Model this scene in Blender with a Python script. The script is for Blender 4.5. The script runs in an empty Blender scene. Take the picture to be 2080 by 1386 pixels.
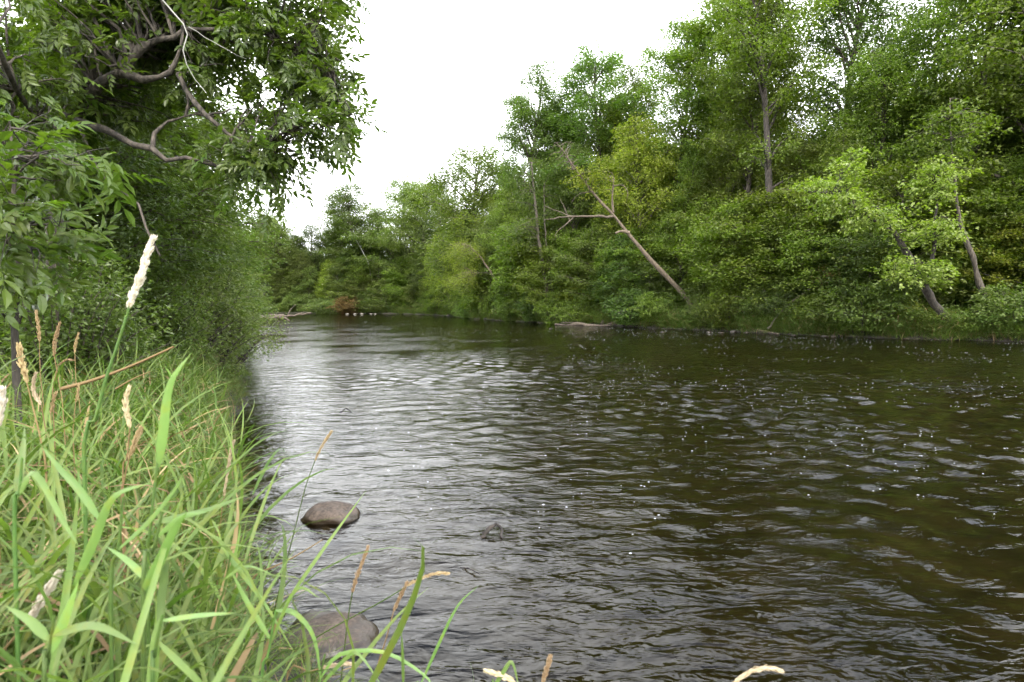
import bpy, math, random
import numpy as np
from mathutils import Vector, Matrix

# ------------------------------------------------------------------ camera, sky, sun, exposure
sc = bpy.context.scene
COL = sc.collection
CAM_H, PITCH, LENS = 1.8, math.radians(3.87), 20.0
cam_d = bpy.data.cameras.new('camera'); cam_d.lens = LENS; cam_d.sensor_width = 36.0
cam_d.clip_start = 0.05; cam_d.clip_end = 2000.0
cam_d.dof.use_dof = True; cam_d.dof.focus_distance = 9.0; cam_d.dof.aperture_fstop = 6.3
cam = bpy.data.objects.new('camera', cam_d); COL.objects.link(cam)
cam.location = (0, 0, CAM_H); cam.rotation_euler = (math.pi/2 - PITCH, 0, 0)
sc.camera = cam

SUN_EL, SUN_AZ = math.radians(48), math.radians(172)      # azimuth clockwise from +Y: behind the camera
world = bpy.data.worlds.new('World'); sc.world = world; world.use_nodes = True
wn, wl = world.node_tree.nodes, world.node_tree.links
wn.clear()
w_out = wn.new('ShaderNodeOutputWorld'); w_bg = wn.new('ShaderNodeBackground'); w_bg.inputs['Strength'].default_value = 0.14
sky = wn.new('ShaderNodeTexSky'); sky.sky_type = 'NISHITA'; sky.sun_disc = False
sky.sun_elevation = SUN_EL; sky.sun_rotation = SUN_AZ; sky.air_density = 1.0; sky.dust_density = 1.5
tc = wn.new('ShaderNodeTexCoord'); sep = wn.new('ShaderNodeSeparateXYZ')
wl.new(tc.outputs['Generated'], sep.inputs[0])
def wmath(op, a, b=None, clamp=False):
    n = wn.new('ShaderNodeMath'); n.operation = op; n.use_clamp = clamp
    for i, v in enumerate((a, b)):
        if v is None: continue
        if isinstance(v, (int, float)): n.inputs[i].default_value = v
        else: wl.new(v, n.inputs[i])
    return n.outputs[0]
zz = wmath('MAXIMUM', sep.outputs['Z'], 0.0)
den = wmath('ADD', zz, 0.18)
comb = wn.new('ShaderNodeCombineXYZ')
wl.new(wmath('DIVIDE', sep.outputs['X'], den), comb.inputs['X']); wl.new(wmath('DIVIDE', sep.outputs['Y'], den), comb.inputs['Y'])
cn = wn.new('ShaderNodeTexNoise'); cn.inputs['Scale'].default_value = 1.5; cn.inputs['Detail'].default_value = 7; cn.inputs['Roughness'].default_value = 0.55
wl.new(comb.outputs[0], cn.inputs['Vector'])
# a broken layer of cloud: its gaps show overhead and close up towards the horizon
gap = wmath('MULTIPLY', wmath('SUBTRACT', wmath('MULTIPLY', zz, 0.71), wmath('SUBTRACT', cn.outputs['Fac'], 0.10)), 6.0, True)
cn2 = wn.new('ShaderNodeTexNoise'); cn2.inputs['Scale'].default_value = 2.6; cn2.inputs['Detail'].default_value = 5
wl.new(comb.outputs[0], cn2.inputs['Vector'])
cl = wn.new('ShaderNodeMapRange'); cl.inputs[1].default_value = 0.3; cl.inputs[2].default_value = 0.7; cl.inputs[3].default_value = 7.5; cl.inputs[4].default_value = 11.0
wl.new(cn2.outputs['Fac'], cl.inputs[0])
cc = wn.new('ShaderNodeCombineColor'); 
for k, f in ((0, 0.97), (1, 0.99), (2, 1.0)): wl.new(wmath('MULTIPLY', cl.outputs[0], f), cc.inputs[k])
mx = wn.new('ShaderNodeMix'); mx.data_type = 'RGBA'
wl.new(gap, mx.inputs[0]); wl.new(cc.outputs[0], mx.inputs[6]); wl.new(sky.outputs[0], mx.inputs[7])
wl.new(mx.outputs[2], w_bg.inputs['Color']); wl.new(w_bg.outputs[0], w_out.inputs['Surface'])

sun_d = bpy.data.lights.new('sun', 'SUN'); sun_d.energy = 1.0; sun_d.angle = math.radians(12); sun_d.color = (1.0, 0.95, 0.86)
sun = bpy.data.objects.new('sun', sun_d); COL.objects.link(sun)
to_sun = Vector((math.sin(SUN_AZ)*math.cos(SUN_EL), math.cos(SUN_AZ)*math.cos(SUN_EL), math.sin(SUN_EL)))
sun.rotation_euler = to_sun.to_track_quat('Z', 'Y').to_euler()

vs = sc.view_settings
vs.view_transform = 'Standard'; vs.look = 'None'; vs.exposure = 2.2; vs.gamma = 1.0; vs.use_curve_mapping = False
cy = sc.cycles
cy.max_bounces = 5; cy.diffuse_bounces = 3; cy.glossy_bounces = 2; cy.transmission_bounces = 3
cy.use_adaptive_sampling = True; cy.adaptive_threshold = 0.03; cy.transparent_max_bounces = 8
cy.use_denoising = True; cy.denoiser = 'OPENIMAGEDENOISE'; cy.caustics_reflective = False; cy.caustics_refractive = False
cy.sample_clamp_indirect = 4.0

# ------------------------------------------------------------------ helpers
F = LENS/36.0*2080
def P(px, py, Y):
    """world point seen at photo pixel (px, py) at distance Y in front of the camera"""
    dx, dy = (px-1040)/F, -(py-693)/F
    d = np.array([dx, math.cos(PITCH)+dy*math.sin(PITCH), -math.sin(PITCH)+dy*math.cos(PITCH)])
    return np.array([0, 0, CAM_H]) + d*(Y/d[1])
def G(px, py, z=0.0):
    dx, dy = (px-1040)/F, -(py-693)/F
    d = np.array([dx, math.cos(PITCH)+dy*math.sin(PITCH), -math.sin(PITCH)+dy*math.cos(PITCH)])
    return np.array([0, 0, CAM_H]) + d*((z-CAM_H)/d[2])

def _hash(ix, iy, s):
    h = (ix.astype(np.int64)*374761393 + iy.astype(np.int64)*668265263 + s*1274126177) & 0xffffffff
    h = ((h ^ (h >> 13))*1103515245) & 0xffffffff
    return ((h ^ (h >> 16)) & 0xffff)/65535.0
def vnoise(x, y, s=0):
    ix, iy = np.floor(x), np.floor(y); fx, fy = x-ix, y-iy
    fx = fx*fx*(3-2*fx); fy = fy*fy*(3-2*fy)
    a, b, c, d = _hash(ix, iy, s), _hash(ix+1, iy, s), _hash(ix, iy+1, s), _hash(ix+1, iy+1, s)
    return a+(b-a)*fx+(c-a)*fy+(a-b-c+d)*fx*fy
def fbm(x, y, o=4, s=0):
    v, a = 0, 0.5
    for k in range(o): v = v+a*vnoise(x*2**k, y*2**k, s+k); a *= 0.5
    return v
def unit(a): return a/np.maximum(np.linalg.norm(a, axis=-1, keepdims=True), 1e-9)

def mesh_from(name, verts, faces, mats=(), smooth=False, attrs=None, fmat=None):
    """verts (N,3); faces: array (M,k) or list of arrays of that kind"""
    fl = faces if isinstance(faces, list) else [faces]
    fl = [np.asarray(f, dtype=np.int32) for f in fl if len(f)]
    me = bpy.data.meshes.new(name)
    me.vertices.add(len(verts)); me.vertices.foreach_set('co', np.asarray(verts, dtype=np.float32).ravel())
    nl = sum(f.size for f in fl); npoly = sum(len(f) for f in fl)
    me.loops.add(nl); me.loops.foreach_set('vertex_index', np.concatenate([f.ravel() for f in fl]))
    tot = np.concatenate([np.full(len(f), f.shape[1], np.int32) for f in fl])
    st = np.concatenate([[0], np.cumsum(tot)[:-1]]).astype(np.int32)
    me.polygons.add(npoly); me.polygons.foreach_set('loop_start', st)
    me.polygons.foreach_set('use_smooth', np.full(npoly, smooth, bool))
    if fmat is not None: me.polygons.foreach_set('material_index', np.asarray(fmat, np.int32))
    for m in mats: me.materials.append(m)
    me.update(calc_edges=True)
    for k, v in (attrs or {}).items():
        a = me.attributes.new(k, 'FLOAT', 'FACE'); a.data.foreach_set('value', np.asarray(v, np.float32))
    return me
def obj(name, me, parent=None, loc=None, rz=0.0, sc_=None):
    o = bpy.data.objects.new(name, me); COL.objects.link(o)
    if parent is not None: o.parent = parent
    if loc is not None: o.location = [float(v) for v in loc]
    if rz: o.rotation_euler = (0, 0, rz)
    if sc_ is not None: o.scale = sc_
    return o
def tag(o, label=None, cat=None, group=None, kind=None):
    if label: o['label'] = label
    if cat: o['category'] = cat
    if group: o['group'] = group
    if kind: o['kind'] = kind
    return o
def empty(name, loc=(0, 0, 0), rz=0.0, s=(1, 1, 1)):
    return obj(name, None, None, loc, rz, s)

class Tubes:
    """collects tapered round branches, all quads"""
    def __init__(s): s.v, s.f, s.n = [], [], 0
    def add(s, pts, rad, sides=6, cap=True):
        pts = np.asarray(pts, float); k = len(pts); rad = np.broadcast_to(np.asarray(rad, float), (k,))
        tan = unit(np.gradient(pts, axis=0))
        ref = np.array([0, 0, 1.0]) if abs(tan[:, 2].mean()) < 0.8 else np.array([1.0, 0, 0])
        a = unit(np.cross(tan, ref)); b = np.cross(tan, a)
        th = np.arange(sides)*2*math.pi/sides
        ring = pts[:, None]+rad[:, None, None]*(a[:, None]*np.cos(th)[None, :, None]+b[:, None]*np.sin(th)[None, :, None])
        s.v.append(ring.reshape(-1, 3))
        i = np.arange(k-1)[:, None]*sides; j = np.arange(sides)[None]; j2 = (j+1) % sides
        s.f.append((np.stack([i+j, i+j2, i+sides+j2, i+sides+j], -1)+s.n).reshape(-1, 4)); s.n += k*sides
        if cap and rad[-1] > 0.006:
            s.v.append(pts[-1:]+tan[-1:]*rad[-1]*0.5)
            base = s.n-sides
            s.f.append(np.stack([base+np.arange(sides), base+(np.arange(sides)+1) % sides, np.full(sides, s.n), np.full(sides, s.n)], -1)); s.n += 1
    def mesh(s, name, mat, smooth=True):
        V = np.concatenate(s.v); Fq = np.concatenate(s.f); tri = Fq[:, 2] == Fq[:, 3]
        return mesh_from(name, V, [Fq[~tri], Fq[tri][:, :3]], [mat], smooth)
def smooth_line(pts, n=12, wob=0.0, rng=None):
    pts = np.asarray(pts, float)
    if len(pts) < 3: pts = np.array([pts[0], (pts[0]+pts[-1])/2, pts[-1]])
    p = np.vstack([2*pts[0]-pts[1], pts, 2*pts[-1]-pts[-2]]); out = []
    ts = np.linspace(0, len(pts)-1-1e-6, n)
    for t in ts:
        i = int(t); u = t-i; a, b, c, d = p[i], p[i+1], p[i+2], p[i+3]
        out.append(0.5*((2*b)+(c-a)*u+(2*a-5*b+4*c-d)*u*u+(3*b-a-3*c+d)*u**3))
    out = np.array(out)
    if wob and rng is not None: out[1:-1] += rng.normal(0, wob, (n-2, 3))
    return out

# leaf templates: x along the leaf, y across, z out of the blade
LEAF2 = (np.array([[0, 0, 0], [.45, .5, .10], [1, 0, -.06], [.45, -.5, .10]]), np.array([[0, 3, 2], [0, 2, 1]]))
LEAF6 = (np.array([[0, 0, 0], [.28, .40, .07], [.62, .42, .05], [1, 0, -.12], [.62, -.42, .05], [.28, -.40, .07], [.5, 0, 0]]),
         np.array([[0, 6, 1], [1, 6, 2], [2, 6, 3], [0, 5, 6], [5, 4, 6], [4, 3, 6]]))
def frames(d, n):
    d = unit(d); n = unit(n-(n*d).sum(-1, keepdims=True)*d); return d, np.cross(n, d), n
def leaf_mesh(name, L, mat, tmpl=LEAF2):
    pos, d, n, ln, wd, rn = L
    d, s, n = frames(d, n); tv, tf = tmpl
    V = pos[:, None]+(tv[None, :, 0:1]*ln[:, None, None])*d[:, None]+(tv[None, :, 1:2]*wd[:, None, None])*s[:, None]+(tv[None, :, 2:3]*ln[:, None, None])*n[:, None]
    k = len(tv); Fc = tf[None]+(np.arange(len(pos))*k)[:, None, None]
    return mesh_from(name, V.reshape(-1, 3), Fc.reshape(-1, tf.shape[1]), [mat], False, {'rnd': np.repeat(rn, len(tf))})
def sprays(rng, C, out, n, rad, thick, droop, ll, lw, tilt=0.45):
    """n leaves in a flat drooping fan round each centre C"""
    S = len(C); th = rng.uniform(0, 2*math.pi, (S, n)); r = np.sqrt(rng.uniform(0, 1, (S, n)))*rad
    sz = rng.uniform(.7, 1.25, (S, 1)); r = r*sz
    off = np.stack([np.cos(th)*r, np.sin(th)*r, rng.normal(0, thick, (S, n))-droop*(r/rad)**2*rad], -1)
    # tip each fan outwards and down a little so fans do not all lie level
    tipx = rng.normal(0, .34, (S, 1, 2)); off[..., 2] += (off[..., :2]*tipx).sum(-1)
    pos = C[:, None]+off
    d = off.copy(); d[..., 2] = -0.25*np.abs(r); d = unit(d)+0.5*out[:, None]+rng.normal(0, .45, (S, n, 3)); d[..., 2] -= .25
    nr = np.array([0, 0, 1.0])+rng.normal(0, tilt, (S, n, 3))
    rn = np.clip(0.5*rng.uniform(0, 1, (S, 1))+0.5*rng.uniform(0, 1, (S, n)), 0, 1)
    f = lambda a: a.reshape(-1, a.shape[-1])
    N = S*n; k = rng.uniform(.7, 1.25, N)
    return f(pos), f(d), f(nr), ll*k, lw*k, rn.ravel()
def cat(Ls): return tuple(np.concatenate([l[i] for l in Ls]) for i in range(6))

# ------------------------------------------------------------------ materials
def new_mat(name):
    m = bpy.data.materials.new(name); m.use_nodes = True; n = m.node_tree.nodes; n.clear()
    return m, n, m.node_tree.links
def leaf_mat(name, c1, c2, trans=(.32, .42, .06), tw=0.35, rough=0.45, spec=0.35, streak=False):
    m, n, l = new_mat(name)
    o = n.new('ShaderNodeOutputMaterial'); p = n.new('ShaderNodeBsdfPrincipled'); t = n.new('ShaderNodeBsdfTranslucent'); mix = n.new('ShaderNodeMixShader')
    at = n.new('ShaderNodeAttribute'); at.attribute_name = 'rnd'
    oi = n.new('ShaderNodeObjectInfo')
    a = n.new('ShaderNodeMix'); a.data_type = 'RGBA'; a.inputs[6].default_value = (*c1, 1); a.inputs[7].default_value = (*c2, 1)
    l.new(at.outputs['Fac'], a.inputs[0])
    h = n.new('ShaderNodeHueSaturation')
    mr = n.new('ShaderNodeMapRange'); mr.inputs[3].default_value = 0.485; mr.inputs[4].default_value = 0.515; l.new(oi.outputs['Random'], mr.inputs[0])
    mv = n.new('ShaderNodeMapRange'); mv.inputs[3].default_value = 0.8; mv.inputs[4].default_value = 1.2; l.new(oi.outputs['Random'], mv.inputs[0])
    l.new(mr.outputs[0], h.inputs['Hue']); l.new(mv.outputs[0], h.inputs['Value']); l.new(a.outputs[2], h.inputs['Color'])
    col = h.outputs[0]
    if streak:
        tx = n.new('ShaderNodeTexCoord'); nz = n.new('ShaderNodeTexNoise'); nz.inputs['Scale'].default_value = 38; nz.inputs['Detail'].default_value = 3; l.new(tx.outputs['Object'], nz.inputs['Vector'])
        rr = n.new('ShaderNodeValToRGB'); e = rr.color_ramp.elements; e[0].position = .30; e[0].color = (1.25, .95, .55, 1); e[1].position = .48; e[1].color = (1, 1, 1, 1); k = e.new(.75); k.color = (.8, .85, .85, 1); l.new(nz.outputs['Fac'], rr.inputs[0])
        ms = n.new('ShaderNodeMix'); ms.data_type = 'RGBA'; ms.blend_type = 'MULTIPLY'; ms.inputs[0].default_value = .8; l.new(col, ms.inputs[6]); l.new(rr.outputs[0], ms.inputs[7]); col = ms.outputs[2]
    l.new(col, p.inputs['Base Color']); p.inputs['Roughness'].default_value = rough; p.inputs['Specular IOR Level'].default_value = spec
    g = n.new('ShaderNodeMix'); g.data_type = 'RGBA'; g.blend_type = 'MULTIPLY'; g.inputs[0].default_value = 1
    g.inputs[7].default_value = (*[v*6 for v in trans], 1); l.new(h.outputs[0], g.inputs[6])
    l.new(g.outputs[2], t.inputs['Color'])
    mix.inputs[0].default_value = tw; l.new(p.outputs[0], mix.inputs[1]); l.new(t.outputs[0], mix.inputs[2]); l.new(mix.outputs[0], o.inputs[0])
    return m
M = {}
M['maple'] = leaf_mat('leaf_maple', (.060, .088, .015), (.128, .160, .026))
M['lime'] = leaf_mat('leaf_lime', (.095, .122, .015), (.195, .210, .030))
M['dark'] = leaf_mat('leaf_dark', (.036, .060, .014), (.075, .103, .023))
M['oak'] = leaf_mat('leaf_oak', (.046, .074, .014), (.093, .125, .026))
M['far'] = leaf_mat('leaf_far', (.066, .092, .024), (.130, .150, .040))
M['ash'] = leaf_mat('leaf_ash', (.046, .074, .013), (.094, .130, .026), trans=(.32, .40, .08), rough=.38, spec=.45)
M['bush'] = leaf_mat('leaf_bush', (.062, .098, .020), (.124, .158, .039))
M['silver'] = leaf_mat('leaf_silvery', (.095, .125, .022), (.20, .22, .052), rough=.4, spec=.5)
M['palebush'] = leaf_mat('leaf_pale_bush', (.085, .118, .034), (.165, .195, .072))
M['seedc'] = leaf_mat('seed_head_cream', (.44, .36, .23), (.60, .51, .36), trans=(.2, .18, .14), tw=.25, rough=.8, spec=.1)
M['brownleaf'] = leaf_mat('leaf_withered', (.10, .065, .026), (.17, .12, .04), trans=(.2, .16, .1))
M['grass'] = leaf_mat('grass_blade', (.060, .102, .019), (.165, .215, .060), trans=(.25, .32, .10), rough=.5, spec=.3, streak=True)
M['reed'] = leaf_mat('reed_blade', (.10, .17, .045), (.18, .255, .085), trans=(.25, .32, .10), rough=.48, spec=.35, streak=True)
M['straw'] = leaf_mat('dry_straw', (.22, .15, .07), (.36, .27, .14), trans=(.2, .17, .12), tw=.2, rough=.7, spec=.2)
M['seed'] = leaf_mat('seed_head_tan', (.30, .21, .11), (.46, .35, .21), trans=(.2, .18, .14), tw=.25, rough=.8, spec=.1)
M['seedflash'] = leaf_mat('seed_head_flash_white', (.70, .65, .52), (.85, .80, .70), trans=(.2, .19, .17), tw=.25, rough=.8, spec=.1)  # near-white base colour stands in for flash light on the close seed heads
def bark_mat(name, c1, c2, sx=14.0, bump=.5):
    m, n, l = new_mat(name)
    o = n.new('ShaderNodeOutputMaterial'); p = n.new('ShaderNodeBsdfPrincipled'); t = n.new('ShaderNodeTexCoord'); mp = n.new('ShaderNodeMapping')
    mp.inputs['Scale'].default_value = (1, 1, .22); l.new(t.outputs['Object'], mp.inputs[0])
    a = n.new('ShaderNodeTexNoise'); a.inputs['Scale'].default_value = sx; a.inputs['Detail'].default_value = 6; l.new(mp.outputs[0], a.inputs['Vector'])
    b = n.new('ShaderNodeTexNoise'); b.inputs['Scale'].default_value = 2.2; b.inputs['Detail'].default_value = 3; l.new(t.outputs['Object'], b.inputs['Vector'])
    r = n.new('ShaderNodeValToRGB'); r.color_ramp.elements[0].position = .35; r.color_ramp.elements[0].color = (*c1, 1); r.color_ramp.elements[1].position = .66; r.color_ramp.elements[1].color = (*c2, 1)
    l.new(a.outputs['Fac'], r.inputs[0])
    x = n.new('ShaderNodeMix'); x.data_type = 'RGBA'; x.blend_type = 'MULTIPLY'; x.inputs[0].default_value = .6; l.new(r.outputs[0], x.inputs[6])
    r2 = n.new('ShaderNodeValToRGB'); r2.color_ramp.elements[0].color = (.5, .5, .48, 1); r2.color_ramp.elements[1].color = (1.25, 1.25, 1.2, 1); l.new(b.outputs['Fac'], r2.inputs[0]); l.new(r2.outputs[0], x.inputs[7])
    l.new(x.outputs[2], p.inputs['Base Color']); p.inputs['Roughness'].default_value = .9
    bp = n.new('ShaderNodeBump'); bp.inputs['Strength'].default_value = bump; bp.inputs['Distance'].default_value = .02; l.new(a.outputs['Fac'], bp.inputs['Height']); l.new(bp.outputs[0], p.inputs['Normal'])
    l.new(p.outputs[0], o.inputs[0]); return m
M['bark'] = bark_mat('bark_grey_brown', (.032, .026, .020), (.115, .094, .072))
M['barkdark'] = bark_mat('bark_dark', (.018, .015, .012), (.062, .050, .040))
M['barktan'] = bark_mat('bark_tan', (.075, .056, .038), (.18, .14, .10))
M['driftwood'] = bark_mat('driftwood', (.05, .037, .027), (.15, .118, .088), 20)
M['barkash'] = bark_mat('bark_ash', (.020, .016, .013), (.095, .078, .062), 30, 1.0)
M['birch'] = bark_mat('bark_pale', (.20, .195, .175), (.36, .355, .32), 9)

def ground_material():
    m, n, l = new_mat('bank_soil')
    o = n.new('ShaderNodeOutputMaterial'); p = n.new('ShaderNodeBsdfPrincipled'); g = n.new('ShaderNodeNewGeometry')
    a = n.new('ShaderNodeTexNoise'); a.inputs['Scale'].default_value = 1.7; a.inputs['Detail'].default_value = 8; l.new(g.outputs['Position'], a.inputs['Vector'])
    r = n.new('ShaderNodeValToRGB'); e = r.color_ramp.elements
    e[0].position = .3; e[0].color = (.018, .013, .008, 1); e[1].position = .7; e[1].color = (.036, .034, .015, 1); k = e.new(.5); k.color = (.024, .021, .010, 1)
    l.new(a.outputs['Fac'], r.inputs[0]); l.new(r.outputs[0], p.inputs['Base Color']); p.inputs['Roughness'].default_value = .95
    b = n.new('ShaderNodeTexNoise'); b.inputs['Scale'].default_value = 14; b.inputs['Detail'].default_value = 6; l.new(g.outputs['Position'], b.inputs['Vector'])
    bp = n.new('ShaderNodeBump'); bp.inputs['Strength'].default_value = .8; bp.inputs['Distance'].default_value = .06; l.new(b.outputs['Fac'], bp.inputs['Height']); l.new(bp.outputs[0], p.inputs['Normal'])
    l.new(p.outputs[0], o.inputs[0]); return m
M['soil'] = ground_material()
def bed_material():
    m, n, l = new_mat('river_bed_stones')
    o = n.new('ShaderNodeOutputMaterial'); p = n.new('ShaderNodeBsdfPrincipled'); g = n.new('ShaderNodeNewGeometry')
    v = n.new('ShaderNodeTexVoronoi'); v.inputs['Scale'].default_value = 5.5; l.new(g.outputs['Position'], v.inputs['Vector'])
    a = n.new('ShaderNodeTexNoise'); a.inputs['Scale'].default_value = .9; a.inputs['Detail'].default_value = 6; l.new(g.outputs['Position'], a.inputs['Vector'])
    r = n.new('ShaderNodeValToRGB'); e = r.color_ramp.elements; e[0].position = .3; e[0].color = (.034, .029, .015, 1); e[1].position = .7; e[1].color = (.10, .083, .046, 1)
    l.new(a.outputs['Fac'], r.inputs[0])
    x = n.new('ShaderNodeMix'); x.data_type = 'RGBA'; x.blend_type = 'MULTIPLY'; x.inputs[0].default_value = .6; l.new(r.outputs[0], x.inputs[6])
    bw = n.new('ShaderNodeRGBToBW'); l.new(v.outputs['Color'], bw.inputs[0]); l.new(bw.outputs[0], x.inputs[7])
    l.new(x.outputs[2], p.inputs['Base Color']); p.inputs['Roughness'].default_value = .9
    l.new(p.outputs[0], o.inputs[0]); return m
M['bed'] = bed_material()
FLOW = math.radians(28)      # the river runs 28 degrees left of the view
def water_material():
    m, n, l = new_mat('river_water')
    o = n.new('ShaderNodeOutputMaterial'); g = n.new('ShaderNodeNewGeometry'); mp = n.new('ShaderNodeMapping')
    mp.inputs['Rotation'].default_value = (0, 0, -math.radians(12)); mp.inputs['Scale'].default_value = (.55, 1.25, 1)
    l.new(g.outputs['Position'], mp.inputs[0])
    prev = None
    big = n.new('ShaderNodeTexNoise'); big.inputs['Scale'].default_value = .35; big.inputs['Detail'].default_value = 3; l.new(g.outputs['Position'], big.inputs['Vector'])
    amp = n.new('ShaderNodeMapRange'); amp.inputs[1].default_value = .35; amp.inputs[2].default_value = .65; amp.inputs[3].default_value = .25; amp.inputs[4].default_value = 1.0; l.new(big.outputs['Fac'], amp.inputs[0])
    for scl, dist, det in ((1.8, .016, 2), (5.5, .034, 3), (14.0, .010, 2)):
        t = n.new('ShaderNodeTexNoise'); t.inputs['Scale'].default_value = scl; t.inputs['Detail'].default_value = det; t.inputs['Distortion'].default_value = .7
        l.new(mp.outputs[0], t.inputs['Vector'])
        b = n.new('ShaderNodeBump'); b.inputs['Distance'].default_value = dist; l.new(t.outputs['Fac'], b.inputs['Height']); l.new(amp.outputs[0], b.inputs['Strength'])
        if prev: l.new(prev.outputs[0], b.inputs['Normal'])
        prev = b
    fr = n.new('ShaderNodeFresnel'); fr.inputs['IOR'].default_value = 1.333; l.new(prev.outputs[0], fr.inputs['Normal'])
    gl = n.new('ShaderNodeBsdfGlossy'); gl.inputs['Roughness'].default_value = .04; l.new(prev.outputs[0], gl.inputs['Normal'])
    tr = n.new('ShaderNodeBsdfTransparent'); tr.inputs['Color'].default_value = (.46, .41, .26, 1)
    x = n.new('ShaderNodeMixShader'); l.new(fr.outputs[0], x.inputs[0]); l.new(tr.outputs[0], x.inputs[1]); l.new(gl.outputs[0], x.inputs[2]); l.new(x.outputs[0], o.inputs[0])
    return m
M['water'] = water_material()
def rock_mat(name, c1, c2, wet=None):
    m, n, l = new_mat(name)
    o = n.new('ShaderNodeOutputMaterial'); p = n.new('ShaderNodeBsdfPrincipled'); t = n.new('ShaderNodeTexCoord'); g = n.new('ShaderNodeNewGeometry')
    a = n.new('ShaderNodeTexNoise'); a.inputs['Scale'].default_value = 9; a.inputs['Detail'].default_value = 9; a.inputs['Roughness'].default_value = .7; l.new(t.outputs['Object'], a.inputs['Vector'])
    s = n.new('ShaderNodeTexNoise'); s.inputs['Scale'].default_value = 55; s.inputs['Detail'].default_value = 4; l.new(t.outputs['Object'], s.inputs['Vector'])
    ad = n.new('ShaderNodeMath'); ad.operation = 'MULTIPLY_ADD'; ad.inputs[1].default_value = .5; l.new(s.outputs['Fac'], ad.inputs[0])
    hf = n.new('ShaderNodeMath'); hf.operation = 'MULTIPLY'; hf.inputs[1].default_value = .5; l.new(a.outputs['Fac'], hf.inputs[0]); l.new(hf.outputs[0], ad.inputs[2])
    r = n.new('ShaderNodeValToRGB'); e = r.color_ramp.elements; e[0].position = .38; e[0].color = (*c1, 1); e[1].position = .62; e[1].color = (*c2, 1); l.new(ad.outputs[0], r.inputs[0])
    sp = n.new('ShaderNodeSeparateXYZ'); l.new(g.outputs['Position'], sp.inputs[0])
    wm = n.new('ShaderNodeMath'); wm.operation = 'MULTIPLY_ADD'; wm.inputs[1].default_value = .08; l.new(a.outputs['Fac'], wm.inputs[0]); l.new(sp.outputs['Z'], wm.inputs[2])
    w = n.new('ShaderNodeMapRange'); w.inputs[1].default_value = .07; w.inputs[2].default_value = .10; w.inputs[3].default_value = 1; w.inputs[4].default_value = 0; l.new(wm.outputs[0], w.inputs[0])
    x = n.new('ShaderNodeMix'); x.data_type = 'RGBA'; l.new(w.outputs[0], x.inputs[0]); l.new(r.outputs[0], x.inputs[6]); x.inputs[7].default_value = (.028, .02, .012, 1)
    l.new(x.outputs[2], p.inputs['Base Color'])
    rr = n.new('ShaderNodeMapRange'); rr.inputs[3].default_value = .85; rr.inputs[4].default_value = .3; l.new(w.outputs[0], rr.inputs[0]); l.new(rr.outputs[0], p.inputs['Roughness'])
    b = n.new('ShaderNodeBump'); b.inputs['Strength'].default_value = .6; b.inputs['Distance'].default_value = .015; l.new(ad.outputs[0], b.inputs['Height']); l.new(b.outputs[0], p.inputs['Normal'])
    l.new(p.outputs[0], o.inputs[0]); return m
M['rock'] = rock_mat('boulder_stone', (.034, .025, .018), (.105, .078, .058))
M['rock2'] = rock_mat('shore_stone', (.028, .023, .018), (.075, .062, .050))
M['rock3'] = rock_mat('pale_stone', (.2, .18, .14), (.36, .33, .27))
def plain(name, c, r=.7):
    m, n, l = new_mat(name); o = n.new('ShaderNodeOutputMaterial'); p = n.new('ShaderNodeBsdfPrincipled')
    t = n.new('ShaderNodeTexNoise'); t.inputs['Scale'].default_value = 30
    x = n.new('ShaderNodeValToRGB'); x.color_ramp.elements[0].color = (*[v*.75 for v in c], 1); x.color_ramp.elements[1].color = (*[min(1, v*1.15) for v in c], 1)
    l.new(t.outputs['Fac'], x.inputs[0]); l.new(x.outputs[0], p.inputs['Base Color']); p.inputs['Roughness'].default_value = r; l.new(p.outputs[0], o.inputs[0]); return m
M['foam'] = plain('river_foam', (.55, .55, .53), .6)

# ------------------------------------------------------------------ river outline and terrain
L_BANK = [(16, -32), (9, -15), (4.2, -4), (1.6, 0.2), (0.35, 1.4), (-0.6, 2.2), (-1.25, 3.0), (-1.85, 4.0), (-2.65, 5.5), (-4.4, 8.8), (-5.5, 11.4), (-7.4, 15), (-11.2, 24), (-18, 38), (-27, 55), (-38, 72), (-62, 84), (-120, 94)]
R_BANK = [(-120, 116), (-75, 108), (-45, 96.5), (-32.7, 94.5), (-18.8, 90), (-9.7, 79), (-3.5, 62), (3.4, 49.5), (11.8, 37.8), (17, 30.6), (23.4, 26), (34, 17), (48, 4), (70, -20), (90, -48)]
def dense(pts, seed):
    p = smooth_line([(a, b, 0) for a, b in pts], len(pts)*7)[:, :2]
    nx = fbm(p[:, 0]*.5, p[:, 1]*.5, 3, seed)-.45; ny = fbm(p[:, 0]*.5, p[:, 1]*.5, 3, seed+9)-.45
    r = np.hypot(p[:, 0], p[:, 1]); w = np.clip(r/25, .15, 1.2)
    return p+np.stack([nx, ny], 1)*w[:, None]*1.6
LB, RB = dense(L_BANK, 3), dense(R_BANK, 7)
POLY = np.vstack([LB, RB])
def pdist(Q, A):
    best = np.full(len(Q), 1e9)
    for a, b in zip(A[:-1], A[1:]):
        ab = b-a; t = np.clip(((Q-a)@ab)/max(ab@ab, 1e-9), 0, 1); d = ((Q-(a+t[:, None]*ab))**2).sum(1); best = np.minimum(best, d)
    return np.sqrt(best)
def inside(Q):
    c = np.zeros(len(Q), bool); x, y = Q[:, 0], Q[:, 1]
    for (x1, y1), (x2, y2) in zip(POLY, np.roll(POLY, -1, 0)):
        if y1 == y2: continue
        c ^= ((y1 > y) != (y2 > y)) & (x < (x2-x1)*(y-y1)/(y2-y1)+x1)
    return c
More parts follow.
